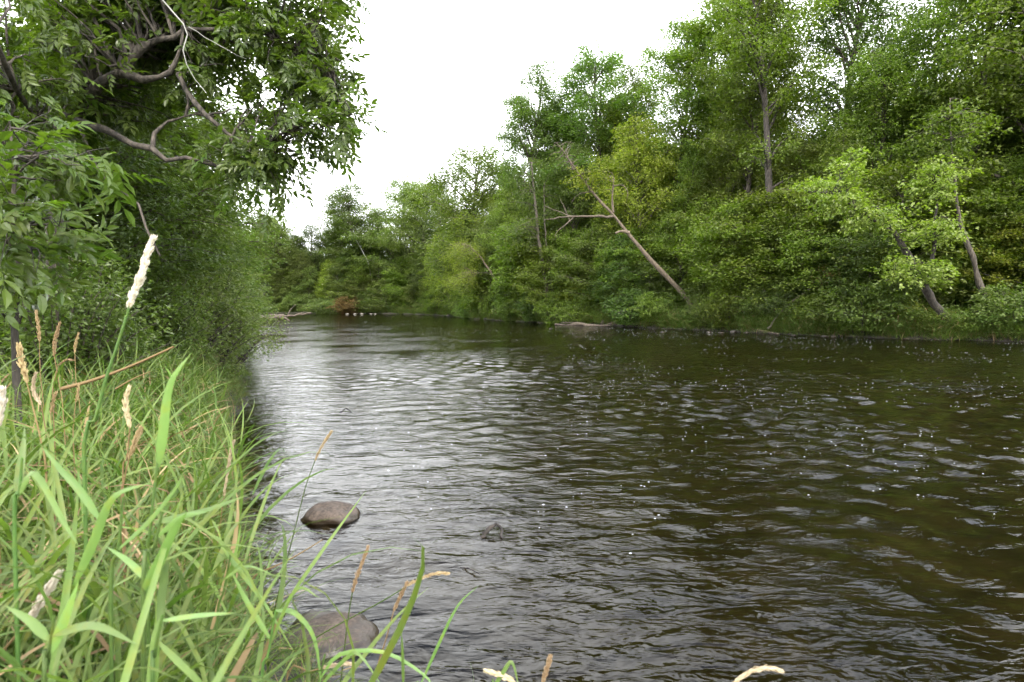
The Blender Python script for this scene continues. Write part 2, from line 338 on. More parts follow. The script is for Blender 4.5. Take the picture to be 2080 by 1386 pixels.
def terrain(Q):
    """height and signed distance from the water's edge (positive on land)"""
    Q = np.asarray(Q, float); dl, dr = pdist(Q, LB), pdist(Q, RB); d = np.minimum(dl, dr); ins = inside(Q)
    n = fbm(Q[:, 0]*.35, Q[:, 1]*.35, 4, 21)-.47; n2 = fbm(Q[:, 0]*1.9, Q[:, 1]*1.9, 3, 33)-.44
    zl = .50*(1-np.exp(-d/.35))+.55*(1-np.exp(-d/5))+.012*d
    zr = .35*(1-np.exp(-d/.3))+1.3*(1-np.exp(-d/4.5))+.03*d
    w = 1/(1+np.exp(np.clip((dr-dl)/3, -30, 30))); z = zl*(1-w)+zr*w
    land = z+n*.5*(1-np.exp(-d/2))+n2*.10*(1-np.exp(-d/.4))
    land = np.minimum(land, 6+.003*d)
    bedz = -.05-.18*(1-np.exp(-d/.8))-.55*(1-np.exp(-d/6))+n2*.10
    return np.where(ins, np.minimum(bedz, -.03), land), np.where(ins, -d, d)
def gz(x, y): return float(terrain([(x, y)])[0][0])

def axis(fine, lo, hi, f0, f1, grow):
    a = list(np.arange(f0, f1, fine)); s = fine
    while a[-1] < hi: s *= grow; a.append(a[-1]+s)
    s = fine; b = []; v = f0
    while v > lo: s *= grow; v -= s; b.append(v)
    return np.array(b[::-1]+a)
def grid_mesh(name, X, Y, zf, mat, smooth=True, keep=None):
    gx, gy = np.meshgrid(X, Y); Q = np.stack([gx.ravel(), gy.ravel()], 1); z = zf(Q)
    nx, ny = len(X), len(Y); i = np.arange(ny-1)[:, None]*nx+np.arange(nx-1)[None]
    Fq = np.stack([i, i+1, i+nx+1, i+nx], -1).reshape(-1, 4)
    if keep is not None:
        k = keep(Q); Fq = Fq[k[Fq].any(1)]
        u, inv = np.unique(Fq, return_inverse=True); Fq = inv.reshape(-1, 4); Q = Q[u]; z = z[u]
    return mesh_from(name, np.column_stack([Q, z]), Fq, [mat], smooth)
gX = axis(.22, -700, 700, -14, 6, 1.035); gY = axis(.22, -300, 900, -2, 16, 1.03)
Tz = {}
def land_z(Q):
    z, d = terrain(Q); Tz['d'] = d; return z
gm = grid_mesh('ground', gX, gY, land_z, M['soil'])
gm.materials.append(M['bed'])
nv = len(gm.vertices); wet = Tz['d'] < 0.02
lo = np.empty(len(gm.loops), np.int32); gm.loops.foreach_get('vertex_index', lo)
gm.polygons.foreach_set('material_index', wet[lo.reshape(-1, 4)].all(1).astype(np.int32))
tag(obj('ground', gm), kind='structure')

rngw = np.random.default_rng(5)
def wave_z(Q):
    x, y = Q[:, 0], Q[:, 1]; r = np.hypot(x, y); z = np.zeros(len(Q))
    mod = .70+1.1*np.clip(fbm(x*.22, y*.22, 3, 51)-.25, 0, 1)
    wx = x+.5*(fbm(x*.8, y*.8, 3, 61)-.44); wy = y+.5*(fbm(x*.8, y*.8, 3, 71)-.44)
    for i in range(46):
        lam = .14*(4.6**(i/45)); a = math.radians(100)+rngw.normal(0, .75); k = 2*math.pi/lam
        ph = rngw.uniform(0, 6.28); spacing = np.maximum(.055+.009*np.maximum(np.maximum(x-9, -4.5-x), 0), .05+.009*np.maximum(y-12, 0))
        m2 = vnoise(x/(lam*5)+i*7.3, y/(lam*5)-i*3.1, i)
        z += np.clip(lam/(4*spacing)-.5, 0, 1)*m2*lam*.0135*np.sin(k*(wx*math.cos(a)+wy*math.sin(a))+ph)
    for cx, cy, rr in WAKES:       # water humping and trailing round what breaks the surface
        dx, dy = x-cx, y-cy; q = np.hypot(dx, dy)
        z += .010*np.exp(-(q/(rr*1.8))**2)*np.sin(q*22)+.006*np.exp(-(q/(rr*5))**2)*np.sin(q*16+dx*6)
    calm = .24+.76*np.clip((pdist(Q, LB)-1.2)/6, 0, 1)        # slack water under the near bank, livelier in the current
    return z*mod*calm
b1 = G(662, 1062); b2 = G(625, 1338); st = G(1000, 1092)
WAKES = [(b1[0], b1[1], .22), (b2[0], b2[1], .2), (st[0], st[1], .14)]
wX = axis(.055, -125, 95, -4.5, 9, 1.009); wY = axis(.05, -6, 120, 1.8, 12, 1.009)
wm = grid_mesh('river', wX, wY, wave_z, M['water'], True, keep=lambda Q: terrain(Q)[1] < .8)
tag(obj('river', wm), kind='structure')

# foam flecks drifting on the open water
def foam():
    rng = np.random.default_rng(8); V, Fc, k = [], [], 0; N = 14000
    px = rng.uniform(760, 2300, N); py = 664+rng.exponential(80, N); ok = (py < 1150) & ((px > 1150) | (rng.uniform(0, 1, N) < .35))
    px, py = px[ok], py[ok]; W = np.array([G(a, b) for a, b in zip(px, py)]); n1 = fbm(W[:, 0]*.5+W[:, 1]*.2, W[:, 1]*.5-W[:, 0]*.2, 4, 91); W = W[(n1 > .455)]
    W = W[inside(W[:, :2]) & (pdist(W[:, :2], RB) > .6)][:2300]
    for p in W:
        s = rng.uniform(.002, .0085)*(1+p[1]*.026); m = rng.integers(5, 8); th = np.arange(m)*2*math.pi/m
        rr = s*rng.uniform(.5, 1.2, m); ring = np.stack([p[0]+rr*1.6*np.cos(th), p[1]+rr*np.sin(th), np.full(m, .001)], 1)
        V.append(ring); V.append(np.array([[p[0], p[1], .004+s*.15]]))
        Fc.append(np.stack([k+np.arange(m), k+(np.arange(m)+1) % m, np.full(m, k+m)], 1)); k += m+1
    return mesh_from('foam', np.concatenate(V), np.concatenate(Fc), [M['foam']], True)
tag(obj('foam_flecks', foam()), 'white foam flecks drifting on the dark river', 'foam', kind='stuff')

# ------------------------------------------------------------------ tree prototypes
def grow(seed, H, r0, cb, spread, nl, prof, up=(35, 60), sec_gap=.75, n=34, rad=.62, thick=.10, droop=.25, ll=.17, lw=.13, bend=.03, sec_len=.45, wood='bark', leaf='maple', fork=None, tilt=.45, skip=0.0, sg=.40):
    """a trunk, limbs, side branches and flat fans of leaves; the mesh pair is shared by all trees of that shape"""
    rng = np.random.default_rng(seed); T = Tubes(); Ls = []
    ph = rng.uniform(0, 6.28, 4)
    def trunk_at(t):
        t = np.asarray(t, float)
        return np.stack([bend*H*(np.sin(t*3+ph[0])-math.sin(ph[0]))+.012*H*np.sin(t*9+ph[1])*t, bend*H*(np.sin(t*2.6+ph[2])-math.sin(ph[2]))+.012*H*np.sin(t*8+ph[3])*t, H*t], -1)
    ts = np.linspace(0, 1, 16); tr = r0*(1-ts)**.8+.012; tr[0] *= 1.35
    T.add(trunk_at(ts)-np.array([0, 0, .35])*(ts == 0)[:, None], tr, 9)
    az = rng.uniform(0, 6.28)
    for i in range(nl):
        t = cb+(0.985-cb)*((i+.5)/nl)**.9+rng.normal(0, .01); t = min(max(t, cb*.9), .99); az += 2.4+rng.normal(0, .45)
        if rng.uniform() < skip: continue
        ln = spread*prof((t-cb)/(1-cb))*rng.uniform(.72, 1.18)
        el = math.radians(up[0]+(up[1]-up[0])*t+rng.normal(0, 9)); b = trunk_at(t)
        h = np.array([math.cos(az), math.sin(az), 0]); m = 7; s = np.linspace(0, 1, m)
        side = np.array([-h[1], h[0], 0])*rng.normal(0, .10)*ln
        pts = b+np.outer(s*ln, h*math.cos(el))+np.outer((s-.30*s*s)*ln*math.sin(el)*1.15, [0, 0, 1])+np.outer(s*s, side)
        pts[1:] += rng.normal(0, .035*ln/m*2, (m-1, 3))
        lr = max(.02, r0*.42*(1-t)**.6*(ln/spread)**.5+.012)
        T.add(pts, lr*(1-s)**.7+.008, 5, False)
        nsec = max(2, int(ln/sec_gap))
        for j in range(nsec):
            u = .22+.78*(j+rng.uniform(.2, .8))/nsec; q = np.array([np.interp(u, s, pts[:, c]) for c in range(3)])
            sgn = 1 if j % 2 else -1; a2 = az+sgn*math.radians(rng.uniform(30, 75)); sl = ln*sec_len*(1.15-.6*u)*rng.uniform(.6, 1.2)+.25
            h2 = np.array([math.cos(a2), math.sin(a2), rng.uniform(-.05, .45)]); s2 = np.linspace(0, 1, 4)
            p2 = q+np.outer(s2*sl, h2)-np.outer(s2*s2*sl*.15, [0, 0, 1])
            T.add(p2, .016*(1-s2)+.005, 3, False)
            ns = max(2, int(sl/sg)); uu = np.linspace(.30, 1, ns)
            C = np.stack([np.interp(uu, s2, p2[:, c]) for c in range(3)], 1)+rng.normal(0, .08, (ns, 3))
            Ls.append(sprays(rng, C, np.repeat(unit(h2)[None], ns, 0), n, rad, thick, droop, ll, lw, tilt))
        Ls.append(sprays(rng, pts[-1:], h[None], n, rad, thick, droop, ll, lw, tilt))
    tip = trunk_at([.93, .97, 1.0])
    Ls.append(sprays(rng, tip, np.array([[0, 0, 1.]]*3), n, rad*.8, thick*2, droop, ll, lw, tilt))
    L = cat(Ls)
    return dict(H=H, trunk=T.mesh('trunk', M[wood]), crown=leaf_mesh('crown', L, M[leaf]), n=len(L[0]))
round_p = lambda u: .35+.9*math.sin(math.pi*min(1, max(0, .12+.86*u)))**.8*(1-.25*u)
cone_p = lambda u: 1.08-.85*u
oval_p = lambda u: .3+.8*math.sin(math.pi*(.1+.82*u))
PR = {}
PR['maple_a'] = grow(11, 17, .23, .10, 4.3, 44, lambda u: 1.0-.7*u**1.4, (24, 66), .62, 42, .62, .20, .22, tilt=.65)
PR['maple_b'] = grow(12, 16, .21, .12, 4.2, 42, round_p, (26, 64), .62, 40, .62, .20, .22, tilt=.65)
PR['maple_c'] = grow(13, 18, .25, .18, 4.8, 46, round_p, (28, 66), .66, 40, .64, .22, .20, tilt=.65)
PR['oak_a'] = grow(21, 21, .30, .26, 4.4, 46, round_p, (32, 70), .64, 58, .55, .22, .15, .16, .10, sec_len=.4, skip=.10, tilt=.8)
PR['oak_b'] = grow(22, 21, .28, .28, 4.0, 46, oval_p, (36, 72), .60, 60, .55, .22, .15, .16, .10, sec_len=.4, skip=.12, tilt=.8)
PR['tall_a'] = grow(31, 24, .30, .36, 4.8, 38, round_p, (34, 70), .7, 42, .62, .22, .20, skip=.06, tilt=.65)
PR['tall_b'] = grow(32, 24, .30, .34, 4.2, 36, oval_p, (30, 70), .7, 44, .60, .22, .22, skip=.25, tilt=.65, wood='barkdark')
PR['young_a'] = grow(41, 7.5, .08, .06, 2.6, 34, lambda u: 1.0-.65*u**1.3, (16, 60), .42, 36, .46, .11, .26, .14, .11, sec_len=.5, sg=.32)
PR['young_b'] = grow(42, 6.5, .07, .08, 2.5, 32, round_p, (16, 58), .42, 36, .46, .11, .28, .14, .11, sec_len=.5, sg=.32)
PR['willow'] = grow(51, 12, .20, .10, 3.6, 34, round_p, (25, 60), .6, 46, .50, .28, .55, .17, .085, sec_len=.45, tilt=.8)
def shrub(seed, H, W, nst, n, ll, lw, thick=.10, rad=.35, leaf='bush', droop=.25):
    rng = np.random.default_rng(seed); T = Tubes(); Ls = []
    for i in range(nst):
        az = rng.uniform(0, 6.28); rr = W*math.sqrt(rng.uniform(.02, 1)); hh = H*math.sqrt(max(.08, 1-(rr/W)**2*.85))*rng.uniform(.75, 1.08); s = np.linspace(0, 1, 6)
        b = np.array([math.cos(az), math.sin(az), 0])*rng.uniform(0, W*.3); tip = np.array([math.cos(az)*rr, math.sin(az)*rr, hh])
        pts = b+np.outer(s**1.3, (tip-b)*[1, 1, 0])+np.outer(1-(1-s)**1.4, [0, 0, hh]); pts[0, 2] = -.15
        T.add(pts, .020*(H/2.5)*(1-s)+.004, 4, False)
        m = max(3, int(hh/.30)); u = np.linspace(.12, 1, m)+rng.normal(0, .02, m)
        C = np.stack([np.interp(u, s, pts[:, c]) for c in range(3)], 1)+rng.normal(0, .14, (m, 3))
        Ls.append(sprays(rng, C, unit(np.repeat((tip-b)[None], m, 0)*[1, 1, .2]), n, rad, thick, droop, ll, lw, .95))
    L = cat(Ls); L[0][:, 2] = np.maximum(L[0][:, 2], .03)
    return dict(H=H, trunk=T.mesh('stem', M['bark']), crown=leaf_mesh('foliage', L, M[leaf]), n=len(L[0]), shrub=True)
PR['shrub_a'] = shrub(61, 2.6, 1.5, 60, 34, .115, .075)
PR['shrub_b'] = shrub(62, 2.2, 1.7, 60, 34, .125, .085, .06, .42)
PR['shrub_fine'] = shrub(63, 2.8, 1.5, 90, 30, .078, .044, .10, .26)
PR['shrub_low'] = shrub(64, 1.1, 1.1, 34, 22, .11, .06, .08, .30)

def plant(kind, name, label, cat_, loc, rz, s, mat=None, group=None):
    p = PR[kind]; r = empty(name, loc, rz, s); tag(r, label, cat_, group)
    t = obj('stem' if p.get('shrub') else 'trunk', p['trunk'], r)
    c = obj('foliage' if p.get('shrub') else 'crown', p['crown'], r); c['kind'] = 'stuff'
    if mat: c.material_slots[0].link = 'OBJECT'; c.material_slots[0].material = M[mat]
    return r
rs = random.Random(4)
def tree_at(kind, px, Y, top, mat, label, wide=1.0, name='tree', group=None, cat_='tree'):
    x = (px-1040)/F*Y; z = gz(x, Y); h = P(px, top, Y)[2]-z; s = h/PR[kind]['H']; w = s*wide
    return plant(kind, name, label, cat_, (x, Y, z), rs.uniform(0, 6.28), (w, w, s), mat, group)

ORD = ['first', 'second', 'third', 'fourth', 'fifth', 'sixth', 'seventh', 'eighth', 'ninth', 'tenth', 'eleventh', 'twelfth', 'thirteenth', 'fourteenth', 'fifteenth', 'sixteenth', 'seventeenth', 'eighteenth', 'nineteenth', 'twentieth', 'twenty-first', 'twenty-second', 'twenty-third', 'twenty-fourth', 'twenty-fifth', 'twenty-sixth', 'twenty-seventh', 'twenty-eighth', 'twenty-ninth', 'thirtieth', 'thirty-first', 'thirty-second', 'thirty-third', 'thirty-fourth', 'thirty-fifth', 'thirty-sixth']
_ys = np.arange(20, 125, .5); _pxs = np.arange(440, 2400, 10.0)
_q = np.stack([(_pxs[:, None]-1040)/F*_ys[None], np.broadcast_to(_ys, (len(_pxs), len(_ys)))], -1)
_in = inside(_q.reshape(-1, 2)).reshape(len(_pxs), -1); _by = np.where(_in.any(1), _ys[len(_ys)-1-np.argmax(_in[:, ::-1], 1)]+.3, 20.0)
def bank_Y(px): return float(np.interp(px, _pxs, _by))

# ------------------------------------------------------------------ trees across the river, skyline first
SKY = [  # px, metres behind the water's edge, top py, shape, leaf, width, label
 (500, 6, 475, 'maple_c', 'far', 1.5, 'pale green tree beyond the left bank bushes, leftmost on the far skyline'),
 (535, 4, 456, 'maple_c', 'far', 1.4, 'rounded pale green tree on the far bank above the stranded logs'),
 (585, 5, 448, 'maple_c', 'far', 1.5, 'broad grey-green tree on the far bank behind the yellowish sapling'),
 (640, 7, 466, 'maple_b', 'dark', 1.1, 'darker low tree in the dip of the far skyline'),
 (690, 8, 436, 'maple_c', 'far', 1.3, 'tree stepping up towards the tallest clump of the far skyline'),
 (738, 6, 392, 'maple_c', 'oak', 1.3, 'feathery topped tree at the left shoulder of the far bank clump'),
 (797, 7, 378, 'maple_c', 'far', 1.35, 'tallest rounded tree in the far bank clump at the river bend'),
 (848, 6, 390, 'maple_c', 'far', 1.3, 'flat topped tree right of the tallest far bank tree'),
 (902, 9, 383, 'tall_b', 'dark', .9, 'thin dark tree whose bare top twigs pierce the far skyline'),
 (868, 3, 470, 'maple_a', 'dark', 1.0, 'dark green tree leaning over the water at the river bend'),
 (985, 10, 314, 'willow', 'bush', 1.3, 'bright feathery tree standing alone left of the dark oaks'),
 (1082, 7, 160, 'oak_b', 'oak', 1.05, 'dark narrow oak on the left end of the high skyline'),
 (1142, 10, 215, 'oak_a', 'oak', 1.15, 'shorter dark oak between the two high oak tops'),
 (1205, 9, 105, 'oak_a', 'oak', 1.3, 'high dark oak with clumped top against the white sky'),
 (1275, 12, 165, 'oak_b', 'maple', 1.15, 'slender oak right of the high oak top'),
 (1355, 8, 60, 'tall_a', 'maple', 1.0, 'loose light green tree on the left flank of the tallest tree'),
 (1440, 10, -10, 'tall_a', 'maple', 1.1, 'tall light green tree with sky showing through its crown'),
 (1568, 4, -120, 'tall_b', 'maple', 1.0, 'tallest straight-trunked tree rising out of the picture above the bank'),
 (1500, 5, 20, 'tall_a', 'maple', .95, 'dark forked tree just left of the tallest straight trunk'),
 (1712, 14, -120, 'oak_b', 'dark', .95, 'dark tall tree between the two narrow sky gaps'),
 (1838, 15, -40, 'tall_b', 'dark', .9, 'thin sparse tree left of the right-hand canopy'),
 (1960, 6, -190, 'tall_a', 'maple', .95, 'big bright green tree leaving the frame near the upper right corner'),
 (2075, 5, -230, 'maple_c', 'maple', 1.0, 'big bright green tree cut by the right edge of the picture'),
 (2170, 6, -200, 'maple_a', 'maple', 1.0, 'maple whose boughs enter from beyond the right picture edge'),
]
for px, off, top, kind, mat, wd, lab in SKY:
    tree_at(kind, px, bank_Y(px)+off, top, mat, lab, wd, 'skyline_tree', 'tall trees forming the far skyline')
MID = [
 (560, 3, 540, 'maple_a', 'dark'), (618, 3, 520, 'maple_b', 'far'), (675, 2.5, 535, 'young_a', 'lime'), (720, 3.5, 500, 'maple_b', 'dark'), (768, 3, 530, 'maple_a', 'far'), (815, 3, 500, 'maple_c', 'dark'),
 (915, 2, 480, 'willow', 'lime'), (955, 4, 405, 'willow', 'lime'), (1015, 4, 430, 'willow', 'bush'), (1050, 3, 400, 'maple_b', 'maple'), (1170, 6, 330, 'maple_c', 'oak'), (1230, 3, 420, 'maple_a', 'maple'),
 (1310, 5, 270, 'maple_b', 'lime'), (1385, 4, 330, 'maple_a', 'maple'), (1445, 5, 300, 'maple_c', 'maple'), (1520, 3, 420, 'maple_a', 'maple'), (1610, 5, 300, 'maple_b', 'maple'), (1680, 4, 280, 'maple_a', 'maple'),
 (1760, 7, 150, 'maple_c', 'maple'), (1850, 6, 190, 'maple_b', 'bush'), (1930, 9, 200, 'maple_a', 'maple'), (2020, 7, 120, 'maple_b', 'maple'), (2110, 4, 240, 'maple_c', 'maple')]
word = {'dark': 'dark green', 'far': 'soft green', 'lime': 'yellow-green', 'bush': 'grey-green', 'maple': 'fresh green', 'oak': 'olive green'}
for i, (px, off, top, kind, mat) in enumerate(MID):
    tree_at(kind, px, bank_Y(px)+off, top, mat, f'{word[mat]} middle-height tree across the river, {ORD[i]} from the left in its row', 1.05, 'riverside_tree', 'middle-height trees across the river')
rs2 = random.Random(9)
row = []
px = 482.0
while px < 2140:
    step = 52 if px < 900 else (46 if px < 1300 else 60); row.append(px); px += step*rs2.uniform(.8, 1.25)
row = [q for q in row if not 1790 < q < 2060 and not 1325 < q < 1425]
for i, px in enumerate(row):
    mat = rs2.choice(['maple', 'maple', 'bush', 'dark', 'lime']) if px > 880 else rs2.choice(['far', 'dark', 'far'])
    top = rs2.uniform(535, 575) if px < 900 else (rs2.uniform(470, 560) if px < 1350 else rs2.uniform(400, 540))
    Y = bank_Y(px)+rs2.uniform(1.0, 2.6)
    tree_at(rs2.choice(['young_a', 'young_b']), px, Y, top, mat, f'{word[mat]} young layered maple at the foot of the far woods, {ORD[i]} from the left', 1.25, 'young_maple', 'young maples lining the far bank')
row = []; px = 485.0
while px < 2120: row.append(px); px += (64 if px < 900 else 52)*rs2.uniform(.75, 1.3)
row = [q for q in row if not 1830 < q < 2050 and not 1340 < q < 1415]
for i, px in enumerate(row):
    mat = rs2.choice(['maple', 'bush', 'bush', 'lime', 'dark']); Y = bank_Y(px)+rs2.uniform(.0, .8); x = (px-1040)/F*Y
    k = rs2.choice(['shrub_a', 'shrub_b', 'shrub_low', 'shrub_b']); s = rs2.uniform(.7, 1.15)
    plant(k, 'shrub', f'{word[mat]} bank shrub at the far waterline, {ORD[i]} from the left', 'shrub', (x, Y, gz(x, Y)), rs2.uniform(0, 6), (s*1.15, s*1.15, s), mat, 'shrubs along the far waterline')

# ------------------------------------------------------------------ scattered stuff through geometry nodes
STORE = bpy.data.collections.new('prototype_store')
def scatter(name, pts, rot, scl, idx, colls, label, cat_):
    me = bpy.data.meshes.new(name); me.vertices.add(len(pts)); me.vertices.foreach_set('co', np.asarray(pts, np.float32).ravel())
    a = me.attributes.new('rot', 'FLOAT_VECTOR', 'POINT'); a.data.foreach_set('vector', np.asarray(rot, np.float32).ravel())
    a = me.attributes.new('scl', 'FLOAT_VECTOR', 'POINT'); a.data.foreach_set('vector', np.asarray(scl, np.float32).ravel())
    a = me.attributes.new('pick', 'INT', 'POINT'); a.data.foreach_set('value', np.asarray(idx, np.int32))
    o = obj(name, me); tag(o, label, cat_, kind='stuff')
    src = bpy.data.collections.new(name+'_store')
    for c in colls: src.children.link(c)
    ng = bpy.data.node_groups.new(name, 'GeometryNodeTree')
    ng.interface.new_socket('Geometry', in_out='INPUT', socket_type='NodeSocketGeometry'); ng.interface.new_socket('Geometry', in_out='OUTPUT', socket_type='NodeSocketGeometry')
    N, Lk = ng.nodes, ng.links
    gi, go = N.new('NodeGroupInput'), N.new('NodeGroupOutput'); ip = N.new('GeometryNodeInstanceOnPoints'); ci = N.new('GeometryNodeCollectionInfo')
    ci.inputs['Collection'].default_value = src; ci.inputs['Separate Children'].default_value = True; ci.inputs['Reset Children'].default_value = True
    def na(n, t): q = N.new('GeometryNodeInputNamedAttribute'); q.data_type = t; q.inputs[0].default_value = n; return q.outputs['Attribute']
    Lk.new(gi.outputs[0], ip.inputs['Points']); Lk.new(ci.outputs[0], ip.inputs['Instance']); ip.inputs['Pick Instance'].default_value = True
    Lk.new(na('pick', 'INT'), ip.inputs['Instance Index']); Lk.new(na('rot', 'FLOAT_VECTOR'), ip.inputs['Rotation']); Lk.new(na('scl', 'FLOAT_VECTOR'), ip.inputs['Scale'])
    Lk.new(ip.outputs[0], go.inputs[0])
    md = o.modifiers.new('scatter', 'NODES'); md.node_group = ng
    return o
def store(name, meshes):
    c = bpy.data.collections.new(name)
    for k, me in enumerate(meshes): c.objects.link(bpy.data.objects.new(f'{name}_piece{k}', me))
    return c
for i, px in enumerate([1845, 1885, 1930, 1985, 2030, 2075]):
    Y = bank_Y(px)+.5; x = (px-1040)/F*Y; plant('shrub_low', 'low_shrub', f'low leafy growth under the leaning pale maple, {ORD[i]} from the left', 'shrub', (x, Y, gz(x, Y)), i*1.7, (1.1, 1.1, .9), ['bush', 'maple'][i % 2], 'low growth under the leaning maple')
rng = np.random.default_rng(77)
wood_kinds = ['maple_a', 'maple_b', 'maple_c', 'tall_b']
colls = [store('a%d_wood' % i, [PR[k]['trunk'], PR[k]['crown']]) for i, k in enumerate(wood_kinds)]
pts, hs = [], []
for px in np.linspace(470, 2350, 105):
    by = bank_Y(px)
    for off in (rng.uniform(9, 16), rng.uniform(17, 27), rng.uniform(29, 45)):
        Y = by+off; x = (px+rng.uniform(-8, 8)-1040)/F*Y; pts.append((x, Y))
pts = np.array(pts); z = terrain(pts)[0]
s = rng.uniform(.5, .78, len(pts))*np.where(pts[:, 1] > 85, .72, 1)
woods = scatter('woodland', np.column_stack([pts, z]), np.column_stack([np.zeros((len(pts), 2)), rng.uniform(0, 6.28, len(pts))]), np.column_stack([s*1.1, s*1.1, s]), rng.integers(0, 4, len(pts)), colls,
        'dense green wood behind the riverside trees across the water', 'woodland')

ug = [store('a%d_undergrowth' % i, [PR[k]['trunk'], PR[k]['crown']]) for i, k in enumerate(['shrub_a', 'shrub_b', 'young_b'])]
pts = []
for px in np.linspace(470, 2250, 170):
    for off in (rng.uniform(2.5, 6), rng.uniform(6, 13)):
        if (1340 < px < 1420 or px > 1830) and off < 4: continue
        Y = bank_Y(px)+off; pts.append(((px-1040)/F*Y, Y))
pts = np.array(pts); z = terrain(pts)[0]; s = rng.uniform(.8, 1.3, len(pts))
scatter('undergrowth', np.column_stack([pts, z]), np.column_stack([np.zeros((len(pts), 2)), rng.uniform(0, 6.28, len(pts))]), np.column_stack([s*1.2, s*1.2, s]), rng.choice([0, 1, 1, 0, 2], len(pts)), ug,
        'leafy undergrowth filling the foot of the wood across the river', 'undergrowth')

# ------------------------------------------------------------------ grass
def blade_strip(base, az, el, ln, wd, curl, nseg=6):
    s = np.linspace(0, 1, nseg+1); a = el-curl*s**1.3; dx = np.cumsum(np.r_[0, np.cos((a[1:]+a[:-1])/2)])*ln/nseg; dz = np.cumsum(np.r_[0, np.sin((a[1:]+a[:-1])/2)])*ln/nseg
    h = np.array([math.cos(az), math.sin(az), 0]); sd = np.array([-h[1], h[0], 0])
    c = base+np.outer(dx, h)+np.outer(dz, [0, 0, 1]); w = wd*.5*np.clip(np.minimum(.45+3*s, 1.0)*(1-s**2.2), .02, 1)
    nrm = np.outer(-np.sin(a), h)+np.outer(np.cos(a), [0, 0, 1])
    lf, rt = c+np.outer(w, sd)+nrm*w[:, None]*.35, c-np.outer(w, sd)+nrm*w[:, None]*.35
    V = np.stack([lf, c, rt], 1).reshape(-1, 3); i = np.arange(nseg)[:, None]*3
    Fq = np.concatenate([i+[0, 1, 4, 3], i+[1, 2, 5, 4]]); return V, Fq
def tuft(seed, nb, lmin, lmax, wmin, wmax, spread=.05, culms=0, dry=.05):
    rng = np.random.default_rng(seed); V, Fq, rn, fm, k = [], [], [], [], 0
    def put(b, mi=0):
        nonlocal k
        V.append(b[0]); Fq.append(b[1]+k); k += len(b[0]); r = rng.uniform(0, 1); rn.append(np.full(len(b[1]), r)); fm.append(np.full(len(b[1]), 1 if rng.uniform() < dry else mi))
    for i in range(nb):
        th = rng.uniform(0, 6.28); r = spread*math.sqrt(rng.uniform())
        put(blade_strip(np.array([r*math.cos(th), r*math.sin(th), -.02]), th+rng.normal(0, .8), math.radians(rng.uniform(62, 88)), rng.uniform(lmin, lmax), rng.uniform(wmin, wmax), rng.uniform(.3, 1.9)))
    for i in range(culms):
        th = rng.uniform(0, 6.28); H = rng.uniform(lmax*.85, lmax*1.35); lean = rng.uniform(.05, .35); b = np.array([.03*math.cos(th), .03*math.sin(th), 0])
        tipd = np.array([math.cos(th)*lean, math.sin(th)*lean, 1.0]); put(blade_strip(b, th, math.atan2(1, lean), H, .005, .12))
        a = rng.uniform(0, 6.28)
        for j in range(5):
            u = .25+.17*j; a += math.pi+rng.normal(0, .5); q = b+tipd/np.linalg.norm(tipd)*H*u
            put(blade_strip(q, a, math.radians(rng.uniform(40, 75)), rng.uniform(.22, .40), rng.uniform(wmax*.8, wmax*1.25), rng.uniform(.4, 1.7)))
    return mesh_from('tuft', np.concatenate(V), np.concatenate(Fq), [M['grass'], M['straw']], True, {'rnd': np.concatenate(rn)}, np.concatenate(fm))
tufts = [tuft(100+i, 11, .25, .56, .005, .010, .07, 0, .14) for i in range(3)]+[tuft(110+i, 4, .30, .50, .006, .011, .05, 3, .10) for i in range(4)]+[tuft(120, 26, .3, .6, .0028, .005, .06, 0, .16)]
gc = [store('a%d_tuft' % i, [t]) for i, t in enumerate(tufts)]
rng = np.random.default_rng(78); N = 85000
c = np.column_stack([rng.uniform(-13, 3.5, N), rng.uniform(-.6, 17, N)])
zt, dt = terrain(c); r = np.hypot(c[:, 0], c[:, 1])
ang = np.degrees(np.arctan2(c[:, 0], c[:, 1]))
keep = (dt > .03) & (r > .55) & (np.abs(ang) < 60) & (rng.uniform(0, 1, N) < np.clip(1.15/(1+.09*r), .2, 1)) & (c[:, 0] < 1.1)
right = c[:, 0] > -.44*c[:, 1]-.16
keep &= ~right | (rng.uniform(0, 1, N) < np.where(c[:, 1] > 2.3, .38, .03)) & (c[:, 1] > .8)
c, zt, dt, r = c[keep], zt[keep], dt[keep], r[keep]; n = len(c)
edge = dt < .30
pick = np.where(rng.uniform(0, 1, n) < .45, rng.integers(0, 3, n), rng.integers(3, 7, n)); pick = np.where(edge & (rng.uniform(0, 1, n) < .55), 7, pick); pick = np.where(rng.uniform(0, 1, n) < .25, 7, pick)
lean = np.where(edge, rng.uniform(.1, .75, n), rng.normal(0, .30, n))
s = rng.uniform(.8, 1.25, n)*np.where(edge, .8, 1)*np.where(c[:, 0] > -.54*c[:, 1]-.12, .55, 1)
print('grass tufts', n)
scatter('bank_grass', np.column_stack([c, zt]), np.column_stack([rng.normal(0, .25, n), lean, rng.uniform(-.9, .9, n)+np.where(rng.uniform(0, 1, n) < .5, 0, rng.uniform(-2.6, 2.6, n))]), np.column_stack([s, s, s]), pick, gc,
        'thick green grass covering the near left bank', 'grass')
